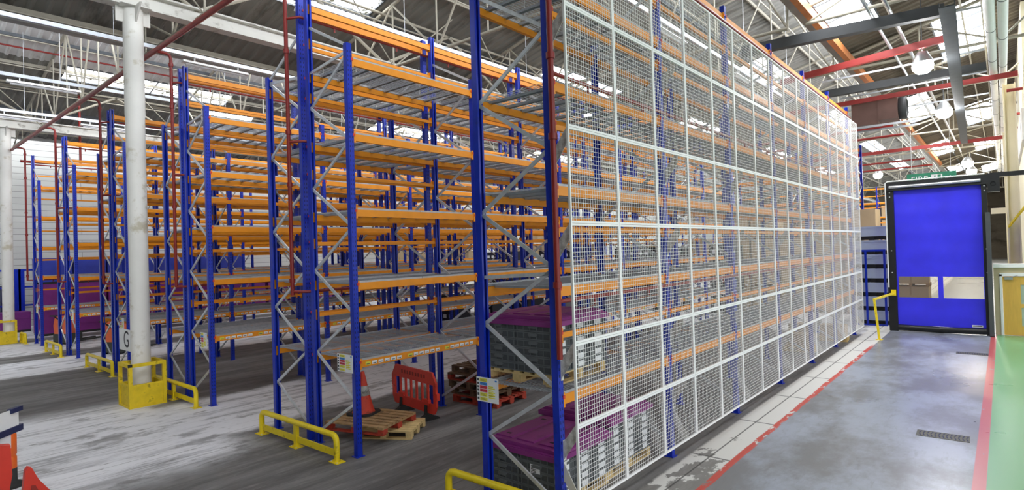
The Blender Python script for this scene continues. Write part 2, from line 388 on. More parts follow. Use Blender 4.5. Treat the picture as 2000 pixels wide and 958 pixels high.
for gi, g in enumerate(GUT):
    lo = g + GOFF.get(g, 0.0)
    hi = min(g + SPAN + GOFF.get(round(g + SPAN, 2), 0.0), XR + 0.4)
    xs = sorted({lo, hi} | {v for s in SKY[g] for v in s[:2]})
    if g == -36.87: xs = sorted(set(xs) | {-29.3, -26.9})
    sheet = MB(); lining = MB()
    for a, b in zip(xs, xs[1:]):
        cuts = sorted((s[2], s[3]) for s in SKY[g] if s[0] <= a + 1e-6 and s[1] >= b - 1e-6)
        y = YB
        for c0, c1 in cuts + [(YF, YF)]:
            if c0 > y:
                r = ribbed(a, b, y, c0, g)
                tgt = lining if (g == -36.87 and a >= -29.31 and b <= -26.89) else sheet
                tgt.add(r.v, r.f)
            y = c1
    if gi: 
        struct('ceiling', sheet, 'sheetbrown' if g > -5 else 'sheet')
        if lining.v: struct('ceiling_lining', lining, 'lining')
    for s in SKY[g]:
        pv = [(s[0], s[2], roof_z(s[0], g) + 0.08), (s[1], s[2], roof_z(s[1], g) + 0.08), (s[1], s[3], roof_z(s[1], g) + 0.08), (s[0], s[3], roof_z(s[0], g) + 0.08)]
        w = struct('window_%d' % (sum(1 for o in COL.objects if o.name.startswith('window_')) + 1), MB().add(pv, [(0, 1, 2, 3)]), 'sky' if g > -5 else 'skyold')
        n = max(1, round((s[3] - s[2]) / 1.6)); bars = MB()
        for k in range(n + 1):
            yy = s[2] + (s[3] - s[2]) * k / n
            bars.bar((s[0], yy, roof_z(s[0], g) + 0.03), (s[1], yy, roof_z(s[1], g) + 0.03), 0.05, 0.05)
        for xx in (s[0], s[1]): bars.bar((xx, s[2], roof_z(xx, g) + 0.03), (xx, s[3], roof_z(xx, g) + 0.03), 0.05, 0.05)
        o = obj('glazing_bar', bars, 'tray', w)
    # gutter box + upstand with unseen north-light panes, added as fill light, at the high side of the neighbouring slope
    if gi:
        g0 = g; g = lo; zg = roof_z(lo, g0)
        gb = MB().box(g - 0.16, g + 0.16, YB, YF, zg - 0.06, zg + 0.1).box(g - 0.05, g + 0.05, YB, YF, zg + 0.1, zg + 1.0)
        gb.box(g - 0.05, g + 0.05, YB, YF, zg + 3.6, zg + SPAN * SLOPE + 0.1)
        struct('trim_gutter', gb, 'gutter')
        struct('window_fill_unseen_%d' % gi, MB().box(g - 0.03, g + 0.03, YB, YF, zg + 1.0, zg + 3.6), 'north_fill')

# trusses across each span plus longitudinal members (setting)
def truss(g, y, x_end=None):
    mb = MB(); x1 = (g + SPAN - 0.25) if x_end is None else x_end; zb = 9.0
    n = 8; xs = [g + 0.2 + (x1 - g - 0.2) * i / n for i in range(n + 1)]
    top = [(x, y, roof_z(x, g) - 0.12) for x in xs]
    bot = [(x, y, zb) for x in xs]
    mb.tube([bot[0], bot[-1]], 0.05, 8); mb.tube([top[0], top[-1]], 0.055, 8)
    for i in range(n):
        if i % 2 == 0: mb.tube([bot[i], top[i + 1]], 0.032, 6); mb.tube([top[i + 1], bot[min(i + 2, n)]], 0.032, 6)
        mb.tube([bot[i + 1], top[i + 1]], 0.026, 6)
    for i in (3,):
        for sgn in (-1, 1): mb.tube([bot[i], (top[i][0] + 0.4, y + sgn * 2.2, roof_z(top[i][0] + 0.4, g) - 0.15)], 0.02, 5)
    return mb
k = 0
for g in (-36.87, -20.47, -4.07):
    for j, y in enumerate([-5.4, 0.2, 5.8, 11.4, 17.0, 22.6, 28.2, 33.8, 39.4, 47.8, 59.0, 75.0, 91.0]):
        k += 1
        struct('trim_truss_%d' % k, truss(g, y), 'truss')
pm = 0
for g in (-36.87, -20.47, -4.07):
    for f in (0.08, 0.2, 0.32, 0.44, 0.56, 0.68, 0.80, 0.92):
        x = g + SPAN * f; z = roof_z(x, g) - 0.06; pm += 1
        struct('trim_purlin_%d' % pm, MB().bar((x, YB, z), (x, YF, z), 0.05, 0.12), 'truss' if pm % 3 else 'tray')
        if pm % 2: 
            pm += 1
            struct('trim_purlin_%d' % pm, MB().tube([(x + 0.5, YB, z - 0.25), (x + 0.5, YF, z - 0.25)], 0.028, 6), 'truss')
# main longitudinal girders carried by the columns
for i, x in enumerate((-14.75, -31.1, 1.6)):
    gm = MB().box(x - 0.16, x + 0.16, YB, YF, 8.86, 8.9).box(x - 0.16, x + 0.16, YB, YF, 9.2, 9.24).box(x - 0.02, x + 0.02, YB, YF, 8.9, 9.2)
    struct('trim_girder_%d' % (i + 1), gm, 'beamwhite')
# lattice along the girders towards the roof
for i, (x, g) in enumerate(((-14.75, -20.47), (-31.1, -36.87))):
    lm = MB(); y = -5.4
    zt = roof_z(x, g) - 0.15 if x > g + 1 else 10.2
    while y < 60:
        lm.tube([(x, y, 9.2), (x, y + 2.8, zt)], 0.05, 6); lm.tube([(x, y + 2.8, zt), (x, y + 5.6, 9.2)], 0.05, 6); y += 5.6
    lm.tube([(x, -5.4, zt), (x, 60, zt)], 0.05, 6)
    struct('trim_lattice_%d' % (i + 1), lm, 'truss')

# ------------------------------------------------------------------ pallet racking
Y0 = 5.30; BAY = 2.8; NB = 6
LV = [1.43, 2.66, 3.82, 5.02, 6.22]
THIN = [2.16, 3.37, 4.55, 5.86, 6.80]
TOPZ = 7.40
def post_mesh(h, s, d0, d1, name):
    """upright of folded channel; outer face at local x=-s*d0, inner lips at -s*d1"""
    mb = MB(); w = 0.05; t = 0.004
    xa, xb = -s * d0, -s * d1
    def bx(a, b, y0, y1, z0, z1, mi=0): mb.box(min(a, b), max(a, b), y0, y1, z0, z1, mi)
    sg = 1 if xb > xa else -1
    bx(xa, xa + sg * t, -w, w, 0, h)
    bx(xa, xb, -w, -w + t, 0, h); bx(xa, xb, w - t, w, 0, h)
    bx(xb - sg * t, xb, -w, -w + 0.03, 0, h); bx(xb - sg * t, xb, w - 0.03, w, 0, h)
    z = 0.2
    while z < h - 0.08:
        for yy in (-0.022, 0.022):
            x = xa - sg * 0.001
            mb.add([(x, yy - 0.007, z), (x, yy + 0.007, z), (x, yy + 0.005, z + 0.034), (x, yy - 0.005, z + 0.034)], [(0, 1, 2, 3)], 1)
        z += 0.075
    mb.box(min(xa, xb) - 0.03, max(xa, xb) + 0.03, -0.075, 0.075, 0, 0.01)
    return mb.mesh(name, ['blue', 'hole'])
def beam_mesh(hgt, s, x_out, x_in, name):
    mb = MB(); y0, y1 = 0.052, BAY - 0.052
    xa, xb = min(-s * x_out, -s * x_in), max(-s * x_out, -s * x_in)
    mb.box(xa, xb, y0, y1, -hgt / 2, hgt / 2 - 0.02); 
    # step along the inner top edge where the deck drops in
    if -s * x_out > -s * x_in: mb.box(xb - 0.02, xb, y0, y1, hgt / 2 - 0.02, hgt / 2)
    else: mb.box(xa, xa + 0.02, y0, y1, hgt / 2 - 0.02, hgt / 2)
    ch = max(0.17, hgt + 0.05)
    face = -s * x_out; sg = 1 if (-s * x_in) < face else -1   # direction outwards
    for yy, e in ((y0, -1), (y1, 1)):
        mb.box(xa, xb, yy - 0.004, yy + 0.004, -ch / 2, ch / 2)
        a, b = face, face + sg * 0.012
        mb.box(min(a, b), max(a, b), yy - 0.035, yy + 0.035, -ch / 2, ch / 2)
        a, b = face + sg * 0.012, face + sg * 0.026
        mb.box(min(a, b), max(a, b), yy - 0.018, yy + 0.018, ch / 2 - 0.07, ch / 2 - 0.03, 1)
    return mb.mesh(name, ['orange', 'clip'])
def deck_mesh(s, D, name):
    mb = MB(); xa, xb = -s * 0.035, -s * (D - 0.035); xl, xh = min(xa, xb), max(xa, xb)
    r = 0.0026
    for half in (0, 1):
        ya = 0.06 + half * 1.345; yb = ya + 1.335
        n = round((xh - xl - 0.02) / 0.05)
        for i in range(n + 1):
            x = xl + 0.01 + (xh - xl - 0.02) * i / n
            mb.box(x - r, x + r, ya, yb, 0, 2 * r)
        for i in range(14):
            y = ya + 0.02 + (yb - ya - 0.04) * i / 13
            mb.box(xl, xh, y - r, y + r, 2 * r, 4 * r)
        for i in range(4):   # inverted channel stiffeners
            y = ya + 0.16 + i * 0.335
            mb.box(xl, xh, y - 0.03, y + 0.03, -0.005, -0.001)
            mb.box(xl + 0.03, xh - 0.03, y - 0.03, y - 0.027, -0.035, -0.005); mb.box(xl + 0.03, xh - 0.03, y + 0.027, y + 0.03, -0.035, -0.005)
        # folded front and rear lip
        for x in (xl, xh - 0.004): mb.box(x, x + 0.004, ya, yb, -0.018, 0.03)
    return mb.mesh(name, ['wire'])
def label_mesh(s, name):
    mb = MB(); x = s * 0.0015 - s * 0.018
    for grp in range(1):
        for i in range(6):
            y = i * 0.125
            mi = 0 if (i + grp) % 3 else (1 if i < 3 else 0)
            mb.box(min(x, x + s * 0.002), max(x, x + s * 0.002), y, y + 0.095, -0.03, 0.022, mi)
            xx = x + s * 0.0025
            mb.box(min(x, xx), max(x, xx), y + 0.015, y + 0.08, -0.02, -0.008, 2)
    return mb.mesh(name, ['paper', 'sy', 'tray'])
ZF = [0.85, 2.23, 3.61, 4.99, 6.38]; ZR = [0.20, 1.54, 2.92, 4.30, 5.68]
def brace_list():
    L = []
    for i in range(5):
        L.append(('r', ZR[i], 'f', ZF[i]))
        if i < 4: L.append(('f', ZF[i], 'r', ZR[i + 1]))
    L.append(('r', 6.28, 'f', 6.40)); L.append(('r', 7.06, 'f', 6.47))
    return L
def brace_seg(mb, s, D, b):
    xf, xr = -s * 0.05, -s * (D - 0.05)
    p = [(xf if k == 'f' else xr, 0, z) for k, z in ((b[0], b[1]), (b[2], b[3]))]
    off = 0.012 if b[0] == 'r' else -0.012
    a, c = Vector(p[0]), Vector(p[1]); a.y += off; c.y += off
    d, sd, u = mb.frame(a, c, (0, 1, 0))
    mb.bar(a, c, 0.045, 0.003, 0, (0, 1, 0))
    for sg in (-1, 1): mb.bar(a + sd * (sg * 0.021) + Vector((0, 0.011, 0)), c + sd * (sg * 0.021) + Vector((0, 0.011, 0)), 0.003, 0.024, 0, (0, 1, 0))
_cache = {}
def kit(s, D):
    key = (s, round(D, 3))
    if key in _cache: return _cache[key]
    K = {}
    K['front'] = post_mesh(6.5, s, 0.0, 0.085, 'post_front'); K['rear'] = post_mesh(7.62, s, D, D - 0.085, 'post_rear')
    K['bf'] = beam_mesh(0.11, s, 0.018, 0.068, 'beam_front'); K['br'] = beam_mesh(0.11, s, D - 0.018, D - 0.068, 'beam_rear')
    K['bt'] = beam_mesh(0.062, s, D - 0.018, D - 0.058, 'beam_thin')
    K['deck'] = deck_mesh(s, D, 'deck'); K['lab'] = label_mesh(s, 'labels')
    K['br_each'] = []
    allb = MB()
    for b in brace_list():
        m1 = MB(); brace_seg(m1, s, D, b); K['br_each'].append(m1.mesh('brace', ['galv'])); brace_seg(allb, s, D, b)
    K['br_all'] = allb.mesh('bracing', ['galv'])
    sp = MB().box(-s * D - 0.17 if s > 0 else -s * D, -s * D if s > 0 else -s * D + 0.17, -0.025, 0.025, 0, 0.04)
    _cache[key] = K; return K
def rack(label, X, s, D, fine_frames, group=None):
    root = thing('pallet_rack', label, 'pallet rack', (X, Y0, 0), 0, group)
    K = kit(s, D)
    for i in range(NB + 1):
        fr = bpy.data.objects.new('upright_frame', None); COL.objects.link(fr); fr.parent = root; fr.location = (0, BAY * i, 0)
        put('post', K['front'], fr); put('post', K['rear'], fr)
        if i < fine_frames:
            for m1 in K['br_each']: put('brace', m1, fr)
        else: put('bracing', K['br_all'], fr)
    for i in range(NB):
        for z in LV:
            b = put('beam', K['bf'], root, (0, BAY * i, z))
            if z == LV[0]:
                for q in range(3): put('label_strip', K['lab'], b, (0, 0.16 + q * 0.86, 0))
            put('beam', K['br'], root, (0, BAY * i, z))
            put('wire_deck', K['deck'], root, (0, BAY * i, z + 0.056))
        for z in THIN + [TOPZ]: put('beam', K['bt'] if z != TOPZ else K['br'], root, (0, BAY * i, z))
    return root
RUNS = [
    ('single blue and orange pallet rack run standing behind the white wire screen', -5.05, -1, 1.20, 7),
    ('blue and orange rack run with the cone, barrier and loose pallets beneath it', -7.75, 1, 1.22, 7),
    ('blue and orange rack run backing onto the cone rack, behind the long yellow guard', -10.36, -1, 1.22, 7),
    ('blue and orange rack run rising just right of the caged column', -13.08, 1, 1.17, 5),
    ('blue and orange rack run whose end stands directly behind the caged column', -15.60, -1, 1.17, 3),
    ('rack run behind the G sign, its near post beside the column', -18.48, 1, 1.16, 2),
    ('rack run left of the G sign with the orange pallet truck at its end', -20.97, -1, 1.16, 1),
    ('second rack run counted from the far left end of the rows', -23.70, 1, 1.12, 1),
    ('rack run facing the last single rack across the aisle by the block wall', -26.10, -1, 1.12, 1),
    ('last single rack run on the far left, next to the distant caged column', -28.80, 1, 1.10, 1),
]
for r in RUNS:
    rk = rack(*r)
    if r[1] == -5.05:
        xm = MB(); brace_seg(xm, -1, 1.20, ('f', 1.39, 'r', 1.44)); put('brace', xm.mesh('brace', ['galv']), rk.children[0])
# load notices hung on the end posts
def notice(label, x, y, z0, w, h):
    t = thing('load_notice', label, 'sign', (x, y, z0))
    obj('board', MB().box(0, w, -0.003, 0.003, 0, h), 'paper', t)
    pb = MB()
    rows = [('sy', .82, .96), ('sb', .68, .80), ('sr', .54, .66), ('sr', .40, .52), ('sy', .22, .37), ('sy', .05, .18)]
    for mi, (m, a, b) in enumerate(rows):
        pb.box(w * 0.16, w * 0.5, -0.0045, -0.003, h * a, h * b, {'sy': 0, 'sb': 1, 'sr': 2}[m])
        pb.box(w * 0.03, w * 0.12, -0.0045, -0.003, h * (a + 0.02), h * (b - 0.02), 3)
        for q in range(2): pb.box(w * 0.2, w * (0.44 - 0.06 * q), -0.0048, -0.0045, h * (a + 0.03 + q * 0.05), h * (a + 0.042 + q * 0.05), 3)
    for a, b in ((.56, .72), (.40, .54), (.28, .38), (.18, .25)):
        for q in range(2): pb.box(w * 0.56, w * (0.86 - 0.08 * q), -0.0045, -0.003, h * (a + q * 0.07), h * (a + q * 0.07 + 0.045), 0)
    pb.box(w * 0.86, w * 0.95, -0.0045, -0.003, h * 0.88, h * 0.94, 1)
    obj('print', pb, ['sy', 'sb', 'sr', 'tray'], t)
notice('colour-printed load notice on the rack post by the purple-lidded crates', -5.07, 5.20, 1.29, 0.36, 0.30)
notice('colour-printed load notice on the rack post above the traffic cone', -8.15, 5.20, 1.32, 0.42, 0.28)
notice('load notice on the rack end post just right of the caged column', -13.46, 5.20, 1.24, 0.34, 0.34)
notice('load notice half hidden behind the column above the G sign', -18.95, 5.20, 1.28, 0.36, 0.34)
notice('load notice on the end post of the second rack run from the far left', -24.12, 5.20, 1.28, 0.36, 0.34)
notice('farthest load notice, on the last rack beside the block wall', -29.25, 5.20, 1.28, 0.36, 0.34)

# ------------------------------------------------------------------ wire screen on the aisle side
scr = thing('mesh_screen', 'white wire mesh screen fixed along the aisle side of the rack', 'screen', (-3.62, 5.25, 0))
ZS = [0.29, 1.19, 2.10, 3.43, 4.50, 5.87, 7.02]; PW = 1.055; NP = 16
def panel_mesh(h):
    mb = MB(); w = PW; t = 0.027; r = 0.0019
    mb.box(-t / 2, t / 2, 0.003, t, 0, h); mb.box(-t / 2, t / 2, w - t, w - 0.003, 0, h)
    mb.box(-t / 2, t / 2, t, w - t, 0.002, t); mb.box(-t / 2, t / 2, t, w - t, h - t, h - 0.002)
    n = 20
    for i in range(1, n):
        y = t + (w - 2 * t) * i / n; mb.box(-r, r, y - r, y + r, t, h - t)
    n = round((h - 2 * t) / 0.05)
    for i in range(1, n):
        z = t + (h - 2 * t) * i / n; mb.box(r, 3 * r, t, w - t, z - r, z + r)
    return mb.mesh('panel', ['meshwhite'])
for a, b in zip(ZS, ZS[1:]):
    pmz = panel_mesh(b - a)
    for i in range(NP): put('mesh_panel', pmz, scr, (0, PW * i, a))
def bracket_mesh(up):
    poly = [(-0.224, -0.42), (-0.016, -0.13), (-0.016, 0.0), (-0.05, 0.0), (-0.224, -0.22)] if up else [(-0.224, 0.45), (-0.016, 0.10), (-0.016, 0.0), (-0.07, 0.0), (-0.224, 0.25)]
    mb = MB().prism(poly, -0.004, 0.004)
    z0, z1 = (-0.44, -0.2) if up else (0.23, 0.47)
    mb.box(-0.23, -0.222, -0.004, 0.045, z0, z1)
    return mb.mesh('bracket', ['beamwhite'])
bu, bd = bracket_mesh(True), bracket_mesh(False)
for i in range(NB + 1):
    y = min(0.06 + BAY * i, PW * NP - 0.02)
    for z in ZS[1:6]: put('bracket', bu, scr, (0, y, z))
    put('bracket', bd, scr, (0, y, ZS[0]))

# ------------------------------------------------------------------ sprinklers
def coupling(mb, p, axis, r=0.05):
    p = Vector(p); a = Vector(axis) * 0.035
    mb.tube([p - a, p + a], r, 10)
def riser(label, x, y, zlow, ztop, xb, main=True):
    t = thing('sprinkler_riser', label, 'sprinkler pipe', (x, y, 0))
    p = MB()
    if main:
        p.tube([(0, 0, zlow), (0, 0, ztop - 0.12), (0, -0.03, ztop - 0.03), (0, -0.12, ztop), (0, 4.83 - y, ztop)], 0.034, 10)
    else: p.tube([(0, 0, zlow), (0, 0, ztop)], 0.034, 10)
    obj('riser_pipe', p, 'redpipe', t)
    cm = MB()
    for z in [q for q in (2.75, 4.4, 5.3, 6.7, ztop - 0.25) if q > zlow]: coupling(cm, (0, 0, z), (0, 0, 1))
    obj('coupling', cm, 'redpipe', t)
    for z in (2.56, 5.13, 7.26):
        m = MB().tube([(0, 0, z), (xb - x, 0.12, z), (xb - x, 17.0, z)], 0.024, 6)
        for k in range(12): m.tube([(xb - x, 0.8 + 1.4 * k, z), (xb - x, 0.8 + 1.4 * k, z - 0.09)], 0.018, 5)
        obj('rack_pipe', m, 'redpipe', t)
riser('red sprinkler riser on the rack post beside the wire screen edge', -3.77, 5.19, 1.93, 8.6, -3.80, False)
riser('red sprinkler riser down the middle of the rack end above the cone', -9.30, 5.10, 2.50, 7.95, -9.055)
riser('red sprinkler riser on the rack end right of the caged column', -14.47, 5.10, 2.55, 7.92, -14.34)
riser('red sprinkler riser on the rack end left of the G sign', -19.95, 5.10, 2.55, 7.92, -19.725)
riser('red sprinkler riser on the second rack end from the far left', -25.15, 5.10, 2.55, 7.92, -24.90)
riser('red sprinkler riser on the last rack end at the far left', -30.08, 5.10, 2.55, 7.92, -29.97)
o = obj('sprinkler_main', MB().tube([(-7.4, 4.83, 7.98), (-31.0, 4.83, 7.95)], 0.055, 10), 'redpipe'); tag(o, 'long red sprinkler main sloping across the roof space past the white column', 'sprinkler pipe')
o = obj('sprinkler_drop', MB().tube([(-31.6, 7.3, 10.78), (-31.6, 7.3, 7.6), (-31.6, 5.2, 7.6)], 0.055, 8), 'redpipe'); tag(o, 'short red sprinkler pipe dropping from the roof beside the distant column', 'sprinkler pipe')

# ------------------------------------------------------------------ columns, guards, G sign
def column(label, x, y, h):
    t = thing('steel_column', label, 'column', (x, y, 0))
    obj('shaft', MB().lathe([(0.19, 0.0), (0.19, 6.4), (0.2, 6.45), (0.2, h - 0.02)], n=28).lathe([(0, 0), (0.19, 0)], n=28), 'colwhite', t)
    cap = MB().box(-0.3, 0.3, -0.3, 0.3, h - 0.02, h).box(-0.02, 0.02, -0.34, 0.34, h - 0.35, h)
    cap.prism([(-0.55, h), (-0.2, h - 0.35), (-0.2, h)], -0.02, 0.02).prism([(0.55, h), (0.2, h - 0.35), (0.2, h)], -0.02, 0.02)
    obj('cap_plate', cap, 'beamwhite', t)
    return t
column('tall round white steel column standing in a yellow cage near the racks', -14.76, 4.44, 8.86)
column('distant round white column at the far left in its own yellow cage', -31.15, 4.65, 8.86)
def cage(label, x, y):
    t = thing('column_guard', label, 'guard', (x, y, 0)); a = 0.33; H = 0.95
    for sx in (-1, 1):
        for sy in (-1, 1): obj('corner_post', MB().box(sx * a - 0.035, sx * a + 0.035, sy * a - 0.035, sy * a + 0.035, 0, H - 0.07), 'yellowold', t)
    rl = MB()
    for sy in (-1, 1): rl.box(-a - 0.035, a + 0.035, sy * a - 0.035, sy * a + 0.035, H - 0.07, H)
    for sx in (-1, 1): rl.box(sx * a - 0.035, sx * a + 0.035, -a + 0.035, a - 0.035, H - 0.07, H)
    obj('top_rail', rl, 'yellowold', t)
    pl = MB()
    for sy in (-1, 1):
        pl.box(-a + 0.035, a - 0.035, sy * a - 0.01, sy * a + 0.01, 0.03, 0.45); pl.box(-a + 0.035, a - 0.035, sy * a - 0.03, sy * a + 0.03, 0.45, 0.5); pl.box(-a + 0.035, a - 0.035, sy * a - 0.03, sy * a + 0.03, 0.0, 0.04)
    for sx in (-1, 1):
        pl.box(sx * a - 0.01, sx * a + 0.01, -a + 0.035, a - 0.035, 0.03, 0.45); pl.box(sx * a - 0.03, sx * a + 0.03, -a + 0.035, a - 0.035, 0.45, 0.5); pl.box(sx * a - 0.03, sx * a + 0.03, -a + 0.035, a - 0.035, 0.0, 0.04)
    obj('kick_panel', pl, 'yellowold', t)
    mk = MB().box(a - 0.01, a + 0.037, -a - 0.038, -a + 0.037, H - 0.06, H + 0.002)
    obj('corner_wrap', mk, 'ink', t)
    dm = MB().box(-0.14, -0.1, 0, 0, 0, 0)
cage('yellow steel cage around the foot of the column with the G sign', -14.70, 4.44)
cage('yellow steel cage around the foot of the distant left column', -31.2, 4.50)
g = thing('aisle_sign', 'white aisle sign lettered G beside the caged column', 'sign', (-15.22, 4.28, 1.40))
obj('board', MB().box(-0.42, 0.42, -0.006, 0.006, -0.24, 0.24), 'white', g)
put('letter', text_mesh('G', 0.52, 'ink', 'letter'), g, (0.08, -0.0075, 0), (PI / 2, 0, 0))

# ------------------------------------------------------------------ yellow end guards
def end_guard(label, x0, x1, y, h=0.40):
    t = thing('end_guard', label, 'guard rail', ((x0 + x1) / 2, y, 0)); w = (x1 - x0) / 2; r = 0.045; c = 0.1
    pts = [(-w, 0, 0.01), (-w, 0, h - c)] + [(-w + c - c * math.cos(a), 0, h - c + c * math.sin(a)) for a in (0.5, 1.05)] + [(-w + c, 0, h)]
    pts2 = [(-p[0], p[1], p[2]) for p in reversed(pts)]
    obj('hoop_rail', MB().tube(pts + pts2, r, 12), 'yellow', t)
    obj('kick_rail', MB().box(-w + r, w - r, -0.012, 0.012, 0.08, 0.18), 'yellow', t)
    obj('middle_post', MB().box(-0.04, 0.04, -0.03, 0.03, 0.01, h - r * 0.6), 'yellow', t)
    for x in (-w, 0, w):
        f = obj('foot_plate', MB().box(x - 0.11, x + 0.11, -0.08, 0.08, 0, 0.012), 'yellow', t)
        bl = MB()
        for a in (-0.08, 0.08): bl.lathe([(0, 0.02), (0.012, 0.02), (0.012, 0.011)], (x + a, -0.05, 0), 8)
        obj('bolt', bl, 'galv', f)
end_guard('yellow tubular end guard cut off by the bottom edge, before the crate rack', -5.42, -3.55, 5.0)
end_guard('long yellow tubular end guard in front of the cone rack', -10.24, -7.86, 4.96)
end_guard('yellow end guard partly hidden behind the caged column', -15.75, -13.25, 5.0)
end_guard('yellow end guard between the G sign and the dark floor strip', -21.45, -18.95, 5.0)
end_guard('yellow end guard second from the far left', -26.65, -24.55, 5.0)
end_guard('short yellow end guard beside the distant left column', -31.0, -30.1, 5.0)

# ------------------------------------------------------------------ pallets, cone, barrier
def pallet(label, loc, rz, mats=('wood', 'wood'), size=(1.2, 1.0), group=None):
    t = thing('wooden_pallet', label, 'pallet', loc, rz, group); a, b = size[0] / 2, size[1] / 2
    d = MB()
    for i in range(7):
        y = -b + 0.05 + i * (2 * b - 0.1) / 6
        d.box(-a, a, y - 0.05, y + 0.05, 0.122, 0.144)
    for x in (-a + 0.05, 0, a - 0.05): d.box(x - 0.05, x + 0.05, -b, b, 0.1, 0.122)
    obj('deck_board', d, mats[0], t)
    bk = MB().box(-0.05, 0.05, -0.07, 0.07, 0.022, 0.1).mesh('block', [mats[1]])
    for x in (-a + 0.05, 0, a - 0.05):
        for y in (-b + 0.07, 0, b - 0.07): put('block', bk, t, (x, y, 0))
    bb = MB()
    for y in (-b + 0.05, 0, b - 0.05): bb.box(-a, a, y - 0.05, y + 0.05, 0, 0.022)
    obj('bottom_board', bb, mats[1], t)
    return t
pallet('pale pine pallet lying under the larger brown pallet beside the cone', (-8.36, 6.38, 0.0), 0.55, ('woodlight', 'woodlight'), (1.0, 0.8))
pallet('brown pallet with red ends carrying the traffic cone', (-8.62, 6.15, 0.145), 0.30, ('wood', 'woodred'), (1.2, 1.0))
cone = thing('traffic_cone', 'worn orange traffic cone with grey sleeve standing on a pallet', 'traffic cone', (-8.92, 6.20, 0.289), 0.4)
obj('cone_body', MB().lathe([(0.205, 0.03), (0.185, 0.07), (0.155, 0.18), (0.12, 0.33)], n=24).lathe([(0.083, 0.50), (0.055, 0.64), (0.034, 0.745), (0.022, 0.755), (0, 0.755)], n=24), 'conered', cone)
obj('reflective_sleeve', MB().lathe([(0.12, 0.33), (0.122, 0.332), (0.085, 0.5), (0.083, 0.502)], n=24), 'conegrey', cone)
obj('cone_base', MB().prism([(-0.25, -0.17), (-0.17, -0.25), (0.17, -0.25), (0.25, -0.17), (0.25, 0.17), (0.17, 0.25), (-0.17, 0.25), (-0.25, 0.17)], 0, 0.03, 0, 'z'), 'rubber', cone)
bar = thing('pedestrian_barrier', 'red plastic pedestrian barrier on black feet beyond the cone', 'barrier', (-8.80, 7.28, 0), -0.14)
W = 0.78
bm = MB(); T = 0.022
bm.prism([(-W, 0.66), (-W, 0.74), (-W + 0.13, 0.93), (W - 0.13, 0.93), (W, 0.74), (W, 0.66), (W - 0.09, 0.70), (-W + 0.09, 0.70)], -T, T)
bm.prism([(-W, 0.30), (-W + 0.08, 0.16), (W - 0.08, 0.16), (W, 0.30), (W, 0.34), (-W, 0.34)], -T, T)
for x in (-W + 0.045, W - 0.045): bm.box(x - 0.045, x + 0.045, -T, T, 0.34, 0.70)
for i in range(6):
    x = -W + 0.09 + (i + 1) * (2 * W - 0.18) / 7; bm.box(x - 0.02, x + 0.02, -T * 0.8, T * 0.8, 0.34, 0.72)
bm.box(W, W + 0.05, -0.03, 0.03, 0.44, 0.56); bm.box(-W - 0.02, -W, -0.02, 0.02, 0.5, 0.74)
obj('barrier_panel', bm, 'barrier', bar)
lt = MB()
for i in range(9): lt.box(-0.42 + i * 0.1, -0.37 + i * 0.1, -T - 0.002, -T, 0.79, 0.86)
obj('embossed_lettering', lt, 'barriertext', bar)
for x in (-0.45, 0.45):
    obj('clamp', MB().box(x - 0.09, x + 0.09, -0.03, 0.03, 0.30, 0.40), 'barrier', bar)
    obj('foot', MB().prism([(-0.26, 0), (0.26, 0), (0.24, 0.03), (0.05, 0.12), (0.035, 0.3), (-0.035, 0.3), (-0.05, 0.12), (-0.24, 0.03)], x - 0.04, x + 0.04, 0, 'x'), 'rubber', bar)
SP = [(-8.42, 9.02, 0.0, 0.05, ('woodred', 'woodred'), 'red-painted pallet at the bottom of the dark stack'),
      (-8.50, 9.05, 0.146, 0.02, ('wooddark', 'wooddark'), 'dark pallet second from the bottom of the stack beyond the barrier'),
      (-8.55, 9.02, 0.292, -0.04, ('wooddark', 'wooddark'), 'dark pallet third from the bottom of the stack beyond the barrier'),
      (-8.60, 9.05, 0.438, 0.03, ('wooddark', 'woodred'), 'dark pallet with reddish blocks near the top of the stack'),
      (-8.55, 9.12, 0.584, -0.02, ('wooddark', 'wooddark'), 'dark pallet fifth up in the stack beyond the barrier'),
      (-8.16, 9.22, 0.730, 0.02, ('wood', 'wood'), 'brown pallet set back on the top of the stack beyond the barrier')]
for x, y, z, rz, ms, lb in SP: pallet(lb, (x, y, z), rz, ms, (1.2, 1.0) if z < 0.7 else (0.9, 0.8))

